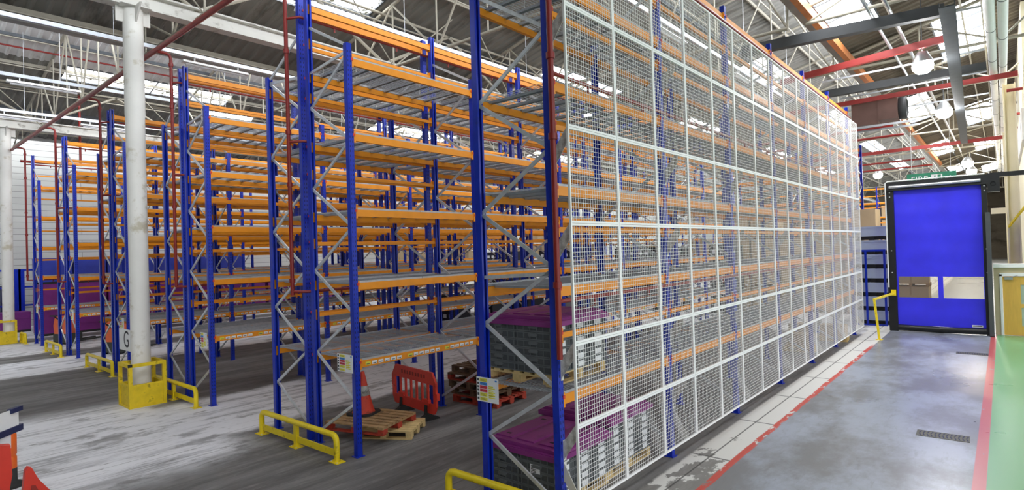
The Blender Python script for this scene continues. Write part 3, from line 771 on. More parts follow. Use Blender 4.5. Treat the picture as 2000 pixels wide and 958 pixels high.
# ------------------------------------------------------------------ crates with purple lids in the screened rack
CX, CY, CZ = 0.555, 0.395, 0.1
def crate_parts():
    mb = MB(); x, y = CX / 2 - 0.004, CY / 2 - 0.004; t = 0.012
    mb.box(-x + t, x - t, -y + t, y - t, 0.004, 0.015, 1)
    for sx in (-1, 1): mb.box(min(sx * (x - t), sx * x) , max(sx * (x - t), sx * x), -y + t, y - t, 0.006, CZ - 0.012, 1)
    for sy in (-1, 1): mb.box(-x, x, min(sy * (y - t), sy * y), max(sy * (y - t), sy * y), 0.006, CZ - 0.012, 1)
    e = 0.008
    for z0, z1 in ((0.002, 0.016), (CZ - 0.018, CZ - 0.002)):     # rims
        mb.box(-x - e, x + e, -y - e, -y + 0.004, z0, z1); mb.box(-x - e, x + e, y - 0.004, y + e, z0, z1)
        mb.box(-x - e, -x + 0.004, -y, y, z0, z1); mb.box(x - 0.004, x + e, -y, y, z0, z1)
    for i in range(6):                                            # ribs on the long sides
        xx = -x + 0.02 + i * (2 * x - 0.04) / 5
        for sy in (-1, 1): mb.box(xx - 0.006, xx + 0.006, min(sy * y, sy * (y + e)), max(sy * y, sy * (y + e)), 0.016, CZ - 0.018)
    for i in range(5):
        yy = -y + 0.02 + i * (2 * y - 0.04) / 4
        for sx in (-1, 1): mb.box(min(sx * x, sx * (x + e)), max(sx * x, sx * (x + e)), yy - 0.006, yy + 0.006, 0.016, CZ - 0.018)
    body = mb.mesh('crate_body', ['crate', 'cratedark'])
    hd = MB()
    for sy in (-1, 1):
        y0, y1 = sorted((sy * (y + 0.002), sy * (y + 0.02)))
        hd.prism([(-0.06, 0.045), (0.06, 0.045), (0.075, 0.07), (0.055, 0.085), (-0.055, 0.085), (-0.075, 0.07)], y0, y1)
    handle = hd.mesh('crate_handle', ['crate'])
    lb = MB().box(x + e, x + e + 0.002, -0.07, 0.075, 0.018, CZ - 0.016)
    return body, handle, lb.mesh('crate_label', ['paper'])
CB, CHn, CL = crate_parts()
crate0 = thing('grey_crate', 'crate', 'crate', (0, 0, -50)); put('crate_body', CB, crate0); put('handle', CHn, crate0); put('paper_label', CL, crate0)
def lid(label, loc, sx=1.2, sy=1.24):
    t = thing('pallet_cover', label, 'pallet cover', loc); a, b = sx / 2, sy / 2
    mb = MB()
    pr = [(-a, 0), (-a - 0.01, 0.02), (-a + 0.02, 0.05), (-a + 0.10, 0.085), (a - 0.10, 0.085), (a - 0.02, 0.05), (a + 0.01, 0.02), (a, 0)]
    mb.prism(pr, -b + 0.05, b - 0.05); 
    for sg in (-1, 1):
        y0, y1 = sorted((sg * (b - 0.05), sg * b)); mb.prism([(-a, 0), (-a - 0.005, 0.02), (-a + 0.02, 0.04), (a - 0.02, 0.04), (a + 0.005, 0.02), (a, 0)], y0, y1)
    obj('shell', mb, 'purple', t)
    rb = MB()
    for i in range(3):
        x = -a + 0.25 + i * (2 * a - 0.5) / 2
        rb.prism([(x - 0.15, 0.084), (x - 0.12, 0.1), (x + 0.12, 0.1), (x + 0.15, 0.084)], -b + 0.14, b - 0.14)
    obj('ridge', rb, 'purple', t)
    sl = MB()
    for i in (0, 2):
        x = -a + 0.25 + i * (2 * a - 0.5) / 2
        for yy in (-b + 0.25, b - 0.25): sl.box(x - 0.035, x + 0.035, yy - 0.02, yy + 0.02, 0.099, 0.102)
    obj('strap_slot', sl, 'ink', t)
    lip = MB()
    for sg in (-1, 1):
        y0, y1 = sorted((sg * (b - 0.002), sg * (b + 0.015))); lip.box(-a, a, y0, y1, -0.03, 0.03)
        x0, x1 = sorted((sg * (a - 0.002), sg * (a + 0.015))); lip.box(x0, x1, -b, b, -0.03, 0.03)
    obj('rim', lip, 'purple', t)
    return t
def crate_load(cx, cy, z, layers, where, nx=2, ny=3, lidded=True):
    pallet('pine pallet carrying the grey crates ' + where, (cx, cy, z), PI / 2, ('woodlight', 'woodlight'), (1.2, 1.1))
    for k_ in range(layers):
        for i in range(nx):
            for j in range(ny):
                copy_tree(crate0, (cx + (i - (nx - 1) / 2) * (CX + 0.012), cy + (j - (ny - 1) / 2) * (CY + 0.012), z + 0.1445 + k_ * CZ),
                          'ribbed grey crate stacked on the pallet ' + where, 'grey crates ' + where)
    if lidded: lid('purple plastic lid on the grey crates ' + where, (cx, cy, z + 0.1445 + layers * CZ + 0.004))
crate_load(-4.68, 6.12, 0.0, 5, 'on the floor at the rack end')
crate_load(-4.72, 7.38, 0.0, 6, 'on the floor, second from the rack end')
crate_load(-4.68, 6.12, LV[0] + 0.072, 6, 'on the lowest shelf')
bpy.data.objects.remove(crate0.children[0]); 
for c in list(crate0.children): bpy.data.objects.remove(c)
bpy.data.objects.remove(crate0)
ns = MB().box(0, 0.15, -0.002, 0, 0, 0.13)
nt_ = thing('delivery_note', 'white printed delivery note on the end crates at floor level', 'label', (-4.50, 5.505, 0.40))
obj('sheet', MB().box(0, 0.15, -0.002, 0, 0, 0.13), 'paper', nt_)
nm = MB()
for i in range(6): nm.box(0.015, 0.10 - 0.008 * (i % 3), -0.0026, -0.002, 0.015 + i * 0.018, 0.023 + i * 0.018)
obj('print', nm, 'ink', nt_)

# ------------------------------------------------------------------ far goods
def bin_thing(name, label, cat, loc, size, mats, group, rz=0.0, ribs=4):
    t = thing(name, label, cat, loc, rz, group); a, b, h = size[0] / 2, size[1] / 2, size[2]
    mb = MB().box(-a, a, -b, b, 0.1, h - 0.04)
    for z0, z1 in ((0.1, 0.14), (h - 0.05, h)):
        mb.box(-a - 0.015, a + 0.015, -b - 0.015, b + 0.015, z0, z1)
    for i in range(ribs + 1):
        x = -a + 0.03 + i * (2 * a - 0.06) / ribs
        mb.box(x - 0.02, x + 0.02, -b - 0.012, b + 0.012, 0.14, h - 0.05)
    for zz in (0.38, 0.66):
        if zz < h - 0.1: mb.box(-a - 0.008, a + 0.008, -b - 0.008, b + 0.008, h * zz - 0.015, h * zz + 0.015)
    obj('bin_body', mb, mats, t)
    f = MB()
    for x in (-a + 0.06, 0, a - 0.06): f.box(x - 0.06, x + 0.06, -b, b, 0, 0.1)
    obj('skid', f, 'rubber', t)
    return t
# purple and blue bulk bins stacked by the left wall
def bulk(x, y, n, kinds, lab, grp, size=(1.2, 1.2, 1.15)):
    z = 0
    for k_ in range(n):
        bin_thing('bulk_bin', lab[k_], 'bulk bin', (x, y, z), size, kinds[k_], grp[k_], 0, 5); z += size[2] + 0.004
first = True
for i, y in enumerate((6.5, 7.8, 9.1, 10.4, 11.7, 13.0, 14.3)):
    bulk(-33.1, y, 3, ['purplecrate', 'purplecrate', 'bluecrate'],
         ['purple bulk bin on the floor by the left block wall', 'purple bulk bin on top of another by the left block wall', 'blue bulk bin topping the purple stacks by the left block wall'],
         ['purple bins on the floor by the left wall', 'purple bins in the second tier by the left wall', 'blue bins in the top tier by the left wall'])
for i, y in enumerate((16.6, 18.0, 19.4, 20.8, 22.2, 23.6)):
    bulk(-35.2, y, 2, ['purplecrate'] * 2, ['purple bulk bin at floor level far down the left wall', 'upper purple bulk bin far down the left wall'], ['purple floor bins far down the left wall', 'purple upper bins far down the left wall'])
for i, y in enumerate((4.3, 5.6)):
    bulk(-36.4, y, 1, ['purplecrate'], ['low purple bulk bin seen between the distant column and the last rack'], ['low purple bins by the distant column'], (1.2, 1.1, 0.95))
# dark bins with white labels beyond the rows
def dark_bin(loc, lab, grp):
    t = bin_thing('dark_bin', lab, 'bin', loc, (1.2, 1.0, 0.62), 'blackcrate', grp, 0, 4)
    lb = MB()
    for i in range(3): lb.box(-0.45 + i * 0.36, -0.25 + i * 0.36, -0.522, -0.518, 0.25, 0.42)
    obj('paper_label', lb, 'paper', t)
for (bx_, by_) in ((-12.4, 27.0), (-13.7, 27.0), (-15.0, 27.2), (-18.6, 27.0), (-19.9, 27.0), (-9.8, 26.8), (-23, 27.2), (-24.3, 27.2)):
    for k_ in range(5): dark_bin((bx_, by_, k_ * 0.624), 'dark bin with white labels stacked beyond the far end of the racks', 'dark labelled bins beyond the rack ends')
for (bx_, by_) in ((-19.1, 18.2), (-19.1, 20.7), (-14.9, 18.2)):
    for k_ in range(2): dark_bin((bx_, by_, k_ * 0.624), 'dark labelled bin stored under the lowest shelf far down the racks', 'dark bins under the far shelves')
# cartons beyond the screened rack
def carton(loc, size, lab, grp):
    t = thing('carton', lab, 'carton', loc, random.uniform(-0.04, 0.04), grp); a, b, h = size[0] / 2, size[1] / 2, size[2]
    obj('box', MB().box(-a, a, -b, b, 0.0, h), 'carton', t)
    obj('tape', MB().box(-0.03, 0.03, -b - 0.002, b + 0.002, h * 0.7, h + 0.002).box(-0.03, 0.03, -b - 0.002, b + 0.002, -0.0, h * 0.25), 'cartontape', t)
for xx in (-4.6, -5.9, -7.2, -8.5, -9.8):
    z = 0.0
    for k_ in range(4 if xx != -7.2 else 3):
        hh = (0.95, 1.05, 0.9, 0.95)[k_]
        pallet('pallet between tall brown cartons beyond the rack end', (xx, 28.6, z), 0, ('wood', 'wood'), (1.2, 1.0), 'pallets under the far cartons'); z += 0.146
        carton((xx, 28.6, z), (1.18, 0.98, hh), 'large brown carton in the tall stacks beyond the rack end', 'large cartons beyond the rack end'); z += hh + 0.002
for xx, yy in ((-2.85, 28.0),):
    z = 0.0
    for k_ in range(2):
        pallet('pallet under brown cartons seen through the roller door window', (xx, yy, z), 0, ('wood', 'wood'), (1.2, 1.0), 'pallets behind the roller door'); z += 0.146
        carton((xx, yy, z), (1.15, 0.98, 1.1), 'brown carton seen through the clear window of the blue door', 'cartons behind the roller door'); z += 1.102
for xx, yy, zz in ((-5.1, 20.5, 0.0), (-4.2, 20.6, 0.0), (-4.6, 18.2, 0.0)):
    pallet('pale pallet lying under the screened rack at its far end', (xx, yy, zz), 0.1, ('woodlight', 'woodlight'), (0.8, 0.6), 'pale pallets under the far screened bays')
    carton((xx, yy, zz + 0.147), (0.7, 0.5, 0.35), 'small pale carton on a pallet under the far screened bays', 'small cartons under the far screened bays')
# a rack beyond the roller door, loaded with cartons
fr_root = rack('distant rack run loaded with pale cartons beyond the black framed door', -6.6, 1, 1.2, 0)
fr_root.location = (-5.2, 58.0, 0); fr_root.rotation_euler = (0, 0, PI / 2)
for i in range(5):
    for lv in (1, 2, 3):
        for q in range(2):
            carton((-5.95 - 2.8 * i - 1.3 * q, 57.4, LV[lv] + 0.072), (0.95, 0.8, random.choice((0.6, 0.75, 0.9))), 'pale carton on the shelves of the distant rack beyond the door', 'cartons on the distant rack')

for q_, (xx, lb) in enumerate(((-5.0, 'rack run standing across the far end of the aisles beyond the dark bins'), (-22.0, 'farther left of the rack runs standing across the far end of the aisles'))):
    rr_ = rack(lb, -6.6, -1, 1.2, 0)
    rr_.location = (xx + 5.3 * 0, 30.2, 0); rr_.rotation_euler = (0, 0, PI / 2)
    random.seed(11 + q_)
    for i in range(6):
        for lv in (0, 1, 2):
            for q in range(2):
                if random.random() < 0.62:
                    sz = random.choice(((1.0, 0.85, 0.7), (0.9, 0.8, 0.55), (1.05, 0.9, 0.85)))
                    if lv == 0: dark_bin((xx - 0.75 - 2.8 * i - 1.3 * q, 30.8, LV[lv] + 0.072), 'dark labelled bin on the lowest shelf of the racks across the far end', 'dark bins on the far cross racks')
                    else: carton((xx - 0.75 - 2.8 * i - 1.3 * q, 30.8, LV[lv] + 0.072), sz, 'brown carton on the shelves of the racks across the far end', 'cartons on the far cross racks')

# grey bins behind a blue cage frame, left of the door
for k_ in range(7):
    t = thing('grey_bin', ['lowest', 'second from the floor', 'third from the floor', 'fourth from the floor', 'fifth from the floor', 'second from the top', 'topmost'][k_] + ' blue-grey bin in the stack left of the black door frame', 'bin', (-3.75, 25.6, k_ * 0.522 - 0.0))
    mb = MB().box(-0.62, 0.62, -0.5, 0.5, 0.15, 0.52); mb.box(-0.635, 0.635, -0.515, 0.515, 0.46, 0.52)
    obj('bin_body', mb, 'greybox', t)
    f = MB()
    for x in (-0.5, 0, 0.5): f.box(x - 0.09, x + 0.09, -0.5, 0.5, 0, 0.15)
    f.box(-0.62, 0.62, -0.46, -0.44, 0.02, 0.15)
    obj('skid', f, 'blackframe', t)
cg = thing('cage_frame', 'blue steel cage frame standing in front of the blue-grey bins', 'frame', (-3.72, 24.75, 0))
for x in (-0.62, -0.19, 0.40): obj('upright', MB().box(x - 0.035, x + 0.035, -0.03, 0.03, 0, 2.72), 'blue', cg)
obj('rail', MB().box(-0.66, 0.44, -0.03, 0.03, 2.72, 2.79), 'blue', cg); obj('rail', MB().box(-0.66, 0.44, -0.025, 0.025, 0.0, 0.06), 'blue', cg)

# ------------------------------------------------------------------ high-speed roller door
DY = 23.76
dr = thing('roller_door', 'blue fabric high-speed roller door in a black frame at the aisle end', 'door', (-1.66, DY, 0))
def X(x): return x + 1.66
fm = MB().box(X(-3.09), X(-2.84), -0.14, 0.12, 0, 4.86).box(X(-0.50), X(-0.36), -0.14, 0.12, 0, 4.86)
fm.box(X(-3.09), X(-0.34), -0.2, 0.25, 4.80, 5.10)
obj('door_frame', fm, 'blackframe', dr)
obj('header_roll', MB().tube([(X(-2.95), -0.23, 4.93), (X(-0.50), -0.23, 4.93)], 0.05, 12), 'silver', dr)
bo = MB()
for x in (-2.95, -0.42):
    for z in (4.6, 4.75, 2.0, 2.75): bo.lathe([(0, -0.02), (0.022, -0.02), (0.022, 0)], (X(x), -0.14, z), 8, axis='y')
obj('bolt', bo, 'silver', dr)
# curtain with a slight drape, cut round two clear windows
def drape(x0, x1, z0, z1, nx=24, nz=16):
    mb = MB(); vs = []; fs = []
    for j in range(nz + 1):
        for i in range(nx + 1):
            x = x0 + (x1 - x0) * i / nx; z = z0 + (z1 - z0) * j / nz
            d = 0.012 * math.sin(x * 3.1 + z * 1.7) + 0.008 * math.sin(x * 6.7 - z * 2.9) + 0.006 * math.sin(z * 9)
            vs.append((X(x), -0.02 + d, z))
    for j in range(nz):
        for i in range(nx):
            a = j * (nx + 1) + i; fs.append((a, a + 1, a + nx + 2, a + nx + 1))
    return mb.add(vs, fs, 0, True)
xa, xb = -2.845, -0.49
cu = drape(xa, xb, 1.86, 4.82, 30, 40)
cu.add(*(lambda q: (q.v, q.f))(drape(xa, xb, 0.2, 1.15, 30, 14)), 0, True)
for a, b in ((xa, -2.79), (-1.70, -1.56), (-0.52, xb)): q = drape(a, b, 1.15, 1.86, 3, 8); cu.add(q.v, q.f, 0, True)
obj('curtain', cu, 'curtain', dr)
for a, b in ((-2.79, -1.70), (-1.56, -0.52)):
    obj('clear_window', MB().box(X(a), X(b), -0.022, -0.018, 1.15, 1.86), 'pvc', dr)
obj('bottom_seal', MB().tube([(X(-2.85), -0.05, 0.12), (X(-1.7), -0.06, 0.1), (X(-0.48), -0.05, 0.12)], 0.1, 12), 'blackframe', dr)
obj('maker_plate', MB().box(X(-0.86), X(-0.58), -0.05, -0.04, 0.24, 0.31).box(X(-0.84), X(-0.60), -0.052, -0.05, 0.262, 0.285, 1), ['paper', 'tray'], dr)
obj('conduit', MB().tube([(X(-3.06), -0.2, 1.5), (X(-3.06), -0.2, 5.08), (X(-3.0), -0.2, 5.13), (X(-0.4), -0.2, 5.13)], 0.02, 8), 'white', dr)
obj('motor', MB().box(X(-0.34), X(-0.04), -0.2, 0.2, 4.55, 5.0).lathe([(0.06, -0.03), (0.06, 0.0)], (X(-0.2), -0.2, 4.8), 12, axis='y'), ['blackframe'], dr)
o = obj('header_beam', MB().box(-0.34, 3.2, 23.6, 23.72, 5.0, 5.14), 'blackframe'); tag(o, 'black beam running right from the top of the roller door', 'beam')
o = obj('guard_post', MB().box(-0.42, -0.30, 23.42, 23.54, 0, 3.9).box(-0.42, -0.30, 23.42, 23.54, 0, 0.02), 'greypost'); tag(o, 'dark grey square post in front of the right door jamb', 'post')
yp = thing('handrail_post', 'bent yellow steel post with an arm reaching to the door frame', 'post', (-3.07, 21.3, 0))
obj('post', MB().bar((0, 0, 0.01), (-0.10, 0, 1.27), 0.06, 0.06), 'yellow', yp)
obj('arm', MB().bar((-0.11, 0, 1.26), (0.15, 2.2, 1.30), 0.06, 0.06).cbox((0.15, 2.2, 1.32), (0.14, 0.04, 0.2)), 'yellow', yp)
obj('foot_plate', MB().box(-0.09, 0.09, -0.08, 0.08, 0, 0.012), 'yellow', yp)
fs_ = thing('fire_exit_sign', 'green fire exit sign hanging above the roller door', 'sign', (-2.02, 27.0, 5.38))
obj('board', MB().box(-0.76, 0.76, -0.02, 0.02, -0.25, 0.25), 'greensign', fs_)
put('lettering', text_mesh('FIRE', 0.3, 'white', 'lettering', 0.002), fs_, (-0.36, -0.024, 0.02), (PI / 2, 0, 0))
pic = MB().box(0.0, 0.34, -0.024, -0.02, -0.13, 0.17).box(0.2, 0.3, -0.026, -0.024, -0.11, 0.15, 1)
pic.lathe([(0, -0.002), (0.03, -0.002), (0.03, 0)], (0.12, -0.024, 0.11), 10, 1, axis='y').bar((0.12, -0.025, 0.08), (0.08, -0.025, -0.02), 0.002, 0.04, 1).bar((0.08, -0.025, -0.02), (0.15, -0.025, -0.1), 0.002, 0.03, 1).bar((0.08, -0.025, -0.02), (0.03, -0.025, -0.1), 0.002, 0.03, 1).bar((0.05, -0.025, 0.06), (0.18, -0.025, 0.03), 0.002, 0.022, 1)
obj('running_figure', pic, ['white', 'greensign'], fs_)
obj('arrow', MB().bar((0.42, -0.023, 0.0), (0.62, -0.023, 0.0), 0.003, 0.04).bar((0.56, -0.023, 0.08), (0.66, -0.023, 0.0), 0.003, 0.045).bar((0.56, -0.023, -0.08), (0.66, -0.023, 0.0), 0.003, 0.045), 'white', fs_)
obj('hanger', MB().tube([(-0.6, 0, 0.25), (-0.6, 0, 3.9)], 0.008, 5).tube([(0.6, 0, 0.25), (0.6, 0, 3.9)], 0.008, 5), 'galv', fs_)

# ------------------------------------------------------------------ right end: partition with a door, column, pipes
pt = MB().box(-0.28, -0.13, 24.0, 24.12, 0, 2.15).box(-0.13, 1.0, 24.0, 24.12, 1.97, 2.15).box(0.95, 6, 24.0, 24.12, 0, 2.15)
struct('wall_partition', pt, 'partition')
struct('trim_ledge', MB().box(-0.28, 6, 23.9, 24.3, 2.15, 2.26), 'white')
d1 = struct('door_1', MB().box(-0.07, 0.36, 24.02, 24.07, 0.01, 1.86).box(0.62, 0.89, 24.02, 24.07, 0.01, 1.86).box(0.36, 0.62, 24.02, 24.07, 0.01, 0.3).box(0.36, 0.62, 24.02, 24.07, 0.88, 1.0).box(0.36, 0.62, 24.02, 24.07, 1.6, 1.86), 'doorwood')
obj('vision_panel', MB().box(0.36, 0.62, 24.035, 24.045, 0.3, 0.88).box(0.36, 0.62, 24.035, 24.045, 1.0, 1.6), 'frosted', d1)
obj('door_closer', MB().box(-0.02, 0.18, 23.95, 24.015, 1.76, 1.84).bar((0.14, 23.97, 1.84), (0.3, 23.9, 1.9), 0.02, 0.015), 'silver', d1)
obj('architrave', MB().box(-0.14, -0.075, 23.98, 24.13, 0, 1.93).box(-0.14, 0.97, 23.98, 24.13, 1.87, 1.97).box(0.9, 0.97, 23.98, 24.13, 0, 1.87), 'white', d1)
struct('wall_right', MB().box(0.62, 0.9, 24.3, YF, 0, 10.5), 'cream')
o = obj('wall_stanchion', MB().box(0.12, 0.16, 25.8, 26.2, 0.0, 8.3).box(0.42, 0.46, 25.8, 26.2, 0.0, 8.3).box(0.16, 0.42, 25.98, 26.02, 0.0, 8.3), 'cream'); tag(o, 'cream steel stanchion rising behind the partition by the door', 'column')
o = obj('wall_stanchion', MB().box(0.12, 0.16, 37.8, 38.2, 0.0, 8.3).box(0.42, 0.46, 37.8, 38.2, 0.0, 8.3).box(0.16, 0.42, 37.98, 38.02, 0.0, 8.3), 'cream'); tag(o, 'farther cream stanchion along the right wall beyond the partition', 'column')
o = obj('rail_beam', MB().box(-0.32, 0.4, 27.0, 27.15, 3.95, 4.15), 'cream'); tag(o, 'cream cross rail between door and stanchion above the partition', 'beam')
o = obj('stay_bar', MB().bar((0.15, 25.76, 3.45), (0.58, 24.7, 4.1), 0.05, 0.06), 'yellow'); tag(o, 'pale yellow diagonal stay beside the stanchion above the partition', 'stay')
for i, (x, z, lb) in enumerate(((-0.09, 8.5, 'left of the two fat white pipes running high along the right side'), (0.15, 8.52, 'right of the two fat white pipes running high along the right side'))):
    t = thing('lagged_pipe', lb, 'pipe', (x, 8, z)); obj('pipe_run', MB().tube([(0, 0, 0), (0, 54, 0)], 0.105, 14), 'white', t)
    bnd = MB()
    for k_ in range(16): bnd.tube([(0, 3.3 * k_ + 1.5 + i, 0), (0, 3.3 * k_ + 1.53 + i, 0)], 0.112, 14)
    obj('band', bnd, 'tray', t)
for k_ in range(9):
    y = 19 + 4.4 * k_
    o = obj('sprinkler_branch', MB().tube([(0.22, y + 6, 7.9 - 0.1 * (k_ % 2)), (0.625, y + 6, 7.9 - 0.1 * (k_ % 2))], 0.05, 8), 'redbeam')
    tag(o, 'short red pipe crossing beside the white pipes along the right wall', 'pipe', 'red branch pipes by the right wall')
o = obj('wall_window_strip', MB().box(0.55, 0.62, 24.6, 60, 6.2, 7.2), 'white'); tag(o, 'long white horizontal panel high on the right wall', 'panel')

# ------------------------------------------------------------------ roof services on the right
def svc(name, mb, mats, label, cat, group=None): return tag(obj(name, mb, mats), label, cat, group)
svc('crane_rail', MB().box(-3.86, -3.70, 12, 27, 9.15, 9.4), 'rust', 'rusty orange rail beam along the gutter above the aisle', 'beam')
svc('crane_rail', MB().box(-3.86, -3.70, 34, 60, 9.15, 9.4), 'rust', 'far length of rusty orange rail beam beyond the air heater', 'beam')
svc('cable_tray', MB().bar((-0.76, 15.2, 8.0), (-1.40, 38, 8.0), 0.27, 0.03).bar((-0.895, 15.2, 8.05), (-1.535, 38, 8.05), 0.02, 0.1).bar((-0.625, 15.2, 8.05), (-1.265, 38, 8.05), 0.02, 0.1), 'tray', 'wide grey cable tray hanging along the aisle roof', 'cable tray')
svc('black_duct', MB().bar((-5.4, 16.5, 8.5), (-0.9, 17.0, 8.5), 0.22, 0.26), 'darkpipe', 'dark duct crossing the aisle roof nearest the camera', 'duct')
svc('black_duct', MB().bar((-6.5, 22.6, 8.3), (-0.25, 22.9, 8.35), 0.2, 0.24), 'darkpipe', 'dark duct crossing the aisle roof just beyond the bright lamp', 'duct')
svc('red_beam', MB().bar((-5.5, 20.6, 8.5), (-0.9, 19.4, 8.5), 0.12, 0.19), 'redbeam', 'broad red beam crossing the roof above the aisle', 'beam')
svc('red_beam', MB().bar((-7.5, 24.5, 8.2), (0.5, 24.2, 8.25), 0.10, 0.16), 'redbeam', 'narrow dark red beam crossing above the roller door', 'beam')
svc('red_beam', MB().bar((-14, 38, 7.9), (0.5, 38, 8.1), 0.10, 0.18), 'redbeam', 'far red beam spanning the hall beyond the roller door', 'beam')
for i, (yy, zz) in enumerate(((30, 8.0), (33.5, 8.1), (43, 7.9), (48, 8.0))):
    svc('roof_pipe', MB().tube([(-16, yy, zz), (-3.5, yy, zz + 0.1)], 0.06, 6), 'redpipe', 'dark red pipe crossing the far roof beyond the racks', 'pipe', 'dark red pipes across the far roof')
for i, (x0, y0, x1, y1, z) in enumerate(((-4.2, 17.5, -0.25, 18.0, 8.7), (-4.4, 21.2, -0.25, 21.0, 8.4), (-4.4, 24.0, -0.25, 23.6, 8.35), (-4.4, 27.4, -0.25, 27.0, 8.3))):
    svc('strut_channel', MB().bar((x0, y0, z), (x1, y1, z), 0.05, 0.05), 'steel', 'bright steel strut channel crossing the aisle roof', 'strut', 'steel struts across the aisle roof')
o = obj('roof_pipe', MB().tube([(-28.2, -8, 11.45), (-28.2, 40, 11.45)], 0.035, 6), 'redpipe'); tag(o, 'thin dark red pipe running along the white roof lining at left', 'pipe')
for i, x in enumerate((-1.95, -2.35)):
    svc('conduit_run', MB().tube([(x, 12, 8.75), (x, 48, 8.75)], 0.035, 6), 'steel', 'long steel conduit running along the aisle roof', 'conduit', 'conduits along the aisle roof')
dt = thing('air_heater', 'brown box air heater with a round fan slung under the roof', 'heater', (-3.1, 25.2, 7.9))
obj('casing', MB().box(-1.1, -0.25, -0.4, 0.4, -0.5, 0.5).box(-0.25, 0.35, -0.45, 0.45, -0.4, 0.48), 'brown', dt)
obj('fan_ring', MB().lathe([(0.34, 0.35), (0.4, 0.35), (0.4, 0.6), (0.34, 0.6), (0.34, 0.35)], n=20, axis='x').lathe([(0, 0.42), (0.34, 0.42)], n=20, axis='x'), 'darkpipe', dt)
obj('support_rail', MB().box(-1.6, 0.9, -0.5, -0.44, -0.62, -0.55).box(-1.6, 0.9, 0.44, 0.5, -0.62, -0.55), 'steel', dt)
def highbay(label, loc, r, m):
    t = thing('high_bay_lamp', label, 'lamp', loc)
    obj('shade', MB().lathe([(0.05, 0.32), (0.12, 0.3), (r, 0.05), (r + 0.02, 0.0)], n=20), 'silver', t)
    obj('bulb', MB().lathe([(0, -r * 1.3), (r * 0.6, -r * 1.15), (r * 1.0, -r * 0.7), (r * 1.05, -r * 0.3), (r * 0.97, 0.0), (r * 0.8, 0.04), (0, 0.05)], n=20), m, t)
    obj('stem', MB().tube([(0, 0, 0.3), (0, 0, 1.9)], 0.012, 6), 'tray', t)
highbay('nearest glaring high-bay lamp above the aisle', (-1.56, 19.6, 8.0), 0.24, 'lampglow')
highbay('second glaring high-bay lamp above the roller door', (-1.58, 27.4, 8.0), 0.26, 'lampglow')
highbay('third high-bay lamp far beyond the roller door', (-1.62, 47.4, 8.0), 0.3, 'lampwarm')
highbay('farthest warm high-bay lamp beyond the roller door', (-1.62, 53.4, 8.0), 0.3, 'lampwarm')
highbay('small far lamp over the distant hall right of the screen end', (-6.9, 49.9, 8.0), 0.28, 'lampglow')
highbay('lamp glowing through the wire screen over the far racks', (-10.5, 16.5, 7.7), 0.16, 'lampglow')

# lighting trunking and fluorescent battens over the aisles
for i, x in enumerate((-6.4, -11.7, -17.0, -22.3, -27.5)):
    lbs = ['over the aisle beside the screened rack', 'over the aisle next to the cone rack', 'over the aisle behind the caged column', 'over the aisle left of the G sign', 'over the last aisle by the block wall']
    o = obj('lighting_trunking', MB().box(x - 0.03, x + 0.03, -6, 24, 8.80, 8.90), 'steel'); tag(o, 'bright steel lighting trunking ' + lbs[i], 'trunking')
    rods = MB()
    for q in range(7): rods.tube([(x, -5.4 + 5.6 * q * 0.9, 8.9), (x, -5.4 + 5.6 * q * 0.9, roof_z(x, -36.87 if x < -20.47 else -20.47))], 0.006, 5)
    obj('drop_rod', rods, 'galv', o)
    for j, y in enumerate(((3.0, 8.6, 14.2, 19.8), (2.0, 7.6, 13.2, 18.8), (1.6, 7.2, 12.8, 18.4), (4.3, 9.9, 15.5, 21.1), (4.7, 7.3, 12.9, 18.5))[i]):
        lit = (i == 3 and j == 1)
        if lit: t = thing('fluorescent_batten', 'brightly glowing fluorescent batten above the rack behind the caged column', 'light', (x - 0.05, y, 8.60))
        else: t = thing('fluorescent_batten', 'white fluorescent batten hung under the trunking ' + lbs[i], 'light', (x - 0.05, y, 8.60), 0, 'battens ' + lbs[i])
        if lit: hm = MB().prism([(-0.09, 0.03), (-0.05, 0.10), (0.05, 0.10), (0.09, 0.03)], -0.85, 0.85)
        else: hm = MB().prism([(-0.10, 0.03), (-0.05, 0.10), (0.05, 0.10), (0.10, 0.03)], -0.9, 0.9)
        for yy in (-0.6, 0.6): hm.box(-0.012, 0.06, yy - 0.01, yy + 0.01, 0.10, 0.21)
        obj('housing', hm, 'white', t)
        obj('tube', MB().tube([(0, -0.82, 0.0), (0, 0.82, 0.0)], 0.035, 8), 'tube' if lit else 'paper', t)

# ------------------------------------------------------------------ far left fence and pallet trucks
for i, (x, y) in enumerate(((-37.2, 4.6), (-37.2, 7.4), (-37.2, 10.2))):
    fe = thing('blue_fence', ['blue rail fence section at the far left edge', 'blue rail fence section just left of the last rack', 'blue rail fence section behind the last rack'][i], 'fence', (x, y, 0))
    for dy in (-1.35, 1.3): obj('fence_post', MB().box(-0.12, 0.12, dy - 0.12, dy + 0.12, 0, 3.0), 'blue', fe)
    rr = MB()
    for z in (1.2, 2.1, 2.95): rr.box(-0.03, 0.03, -1.25, 1.3, z - 0.04, z + 0.04)
    obj('fence_rail', rr, 'blue', fe)
mc = thing('dark_cabinet', 'dark machine cabinet behind the fence at the far left', 'cabinet', (-37.9, 5.75, 0))
obj('cabinet_body', MB().box(-0.4, 0.4, -0.42, 0.42, 0, 2.2), 'navy', mc); obj('cabinet_sign', MB().box(0.4, 0.41, -0.3, 0.3, 1.3, 1.65), 'paper', mc)
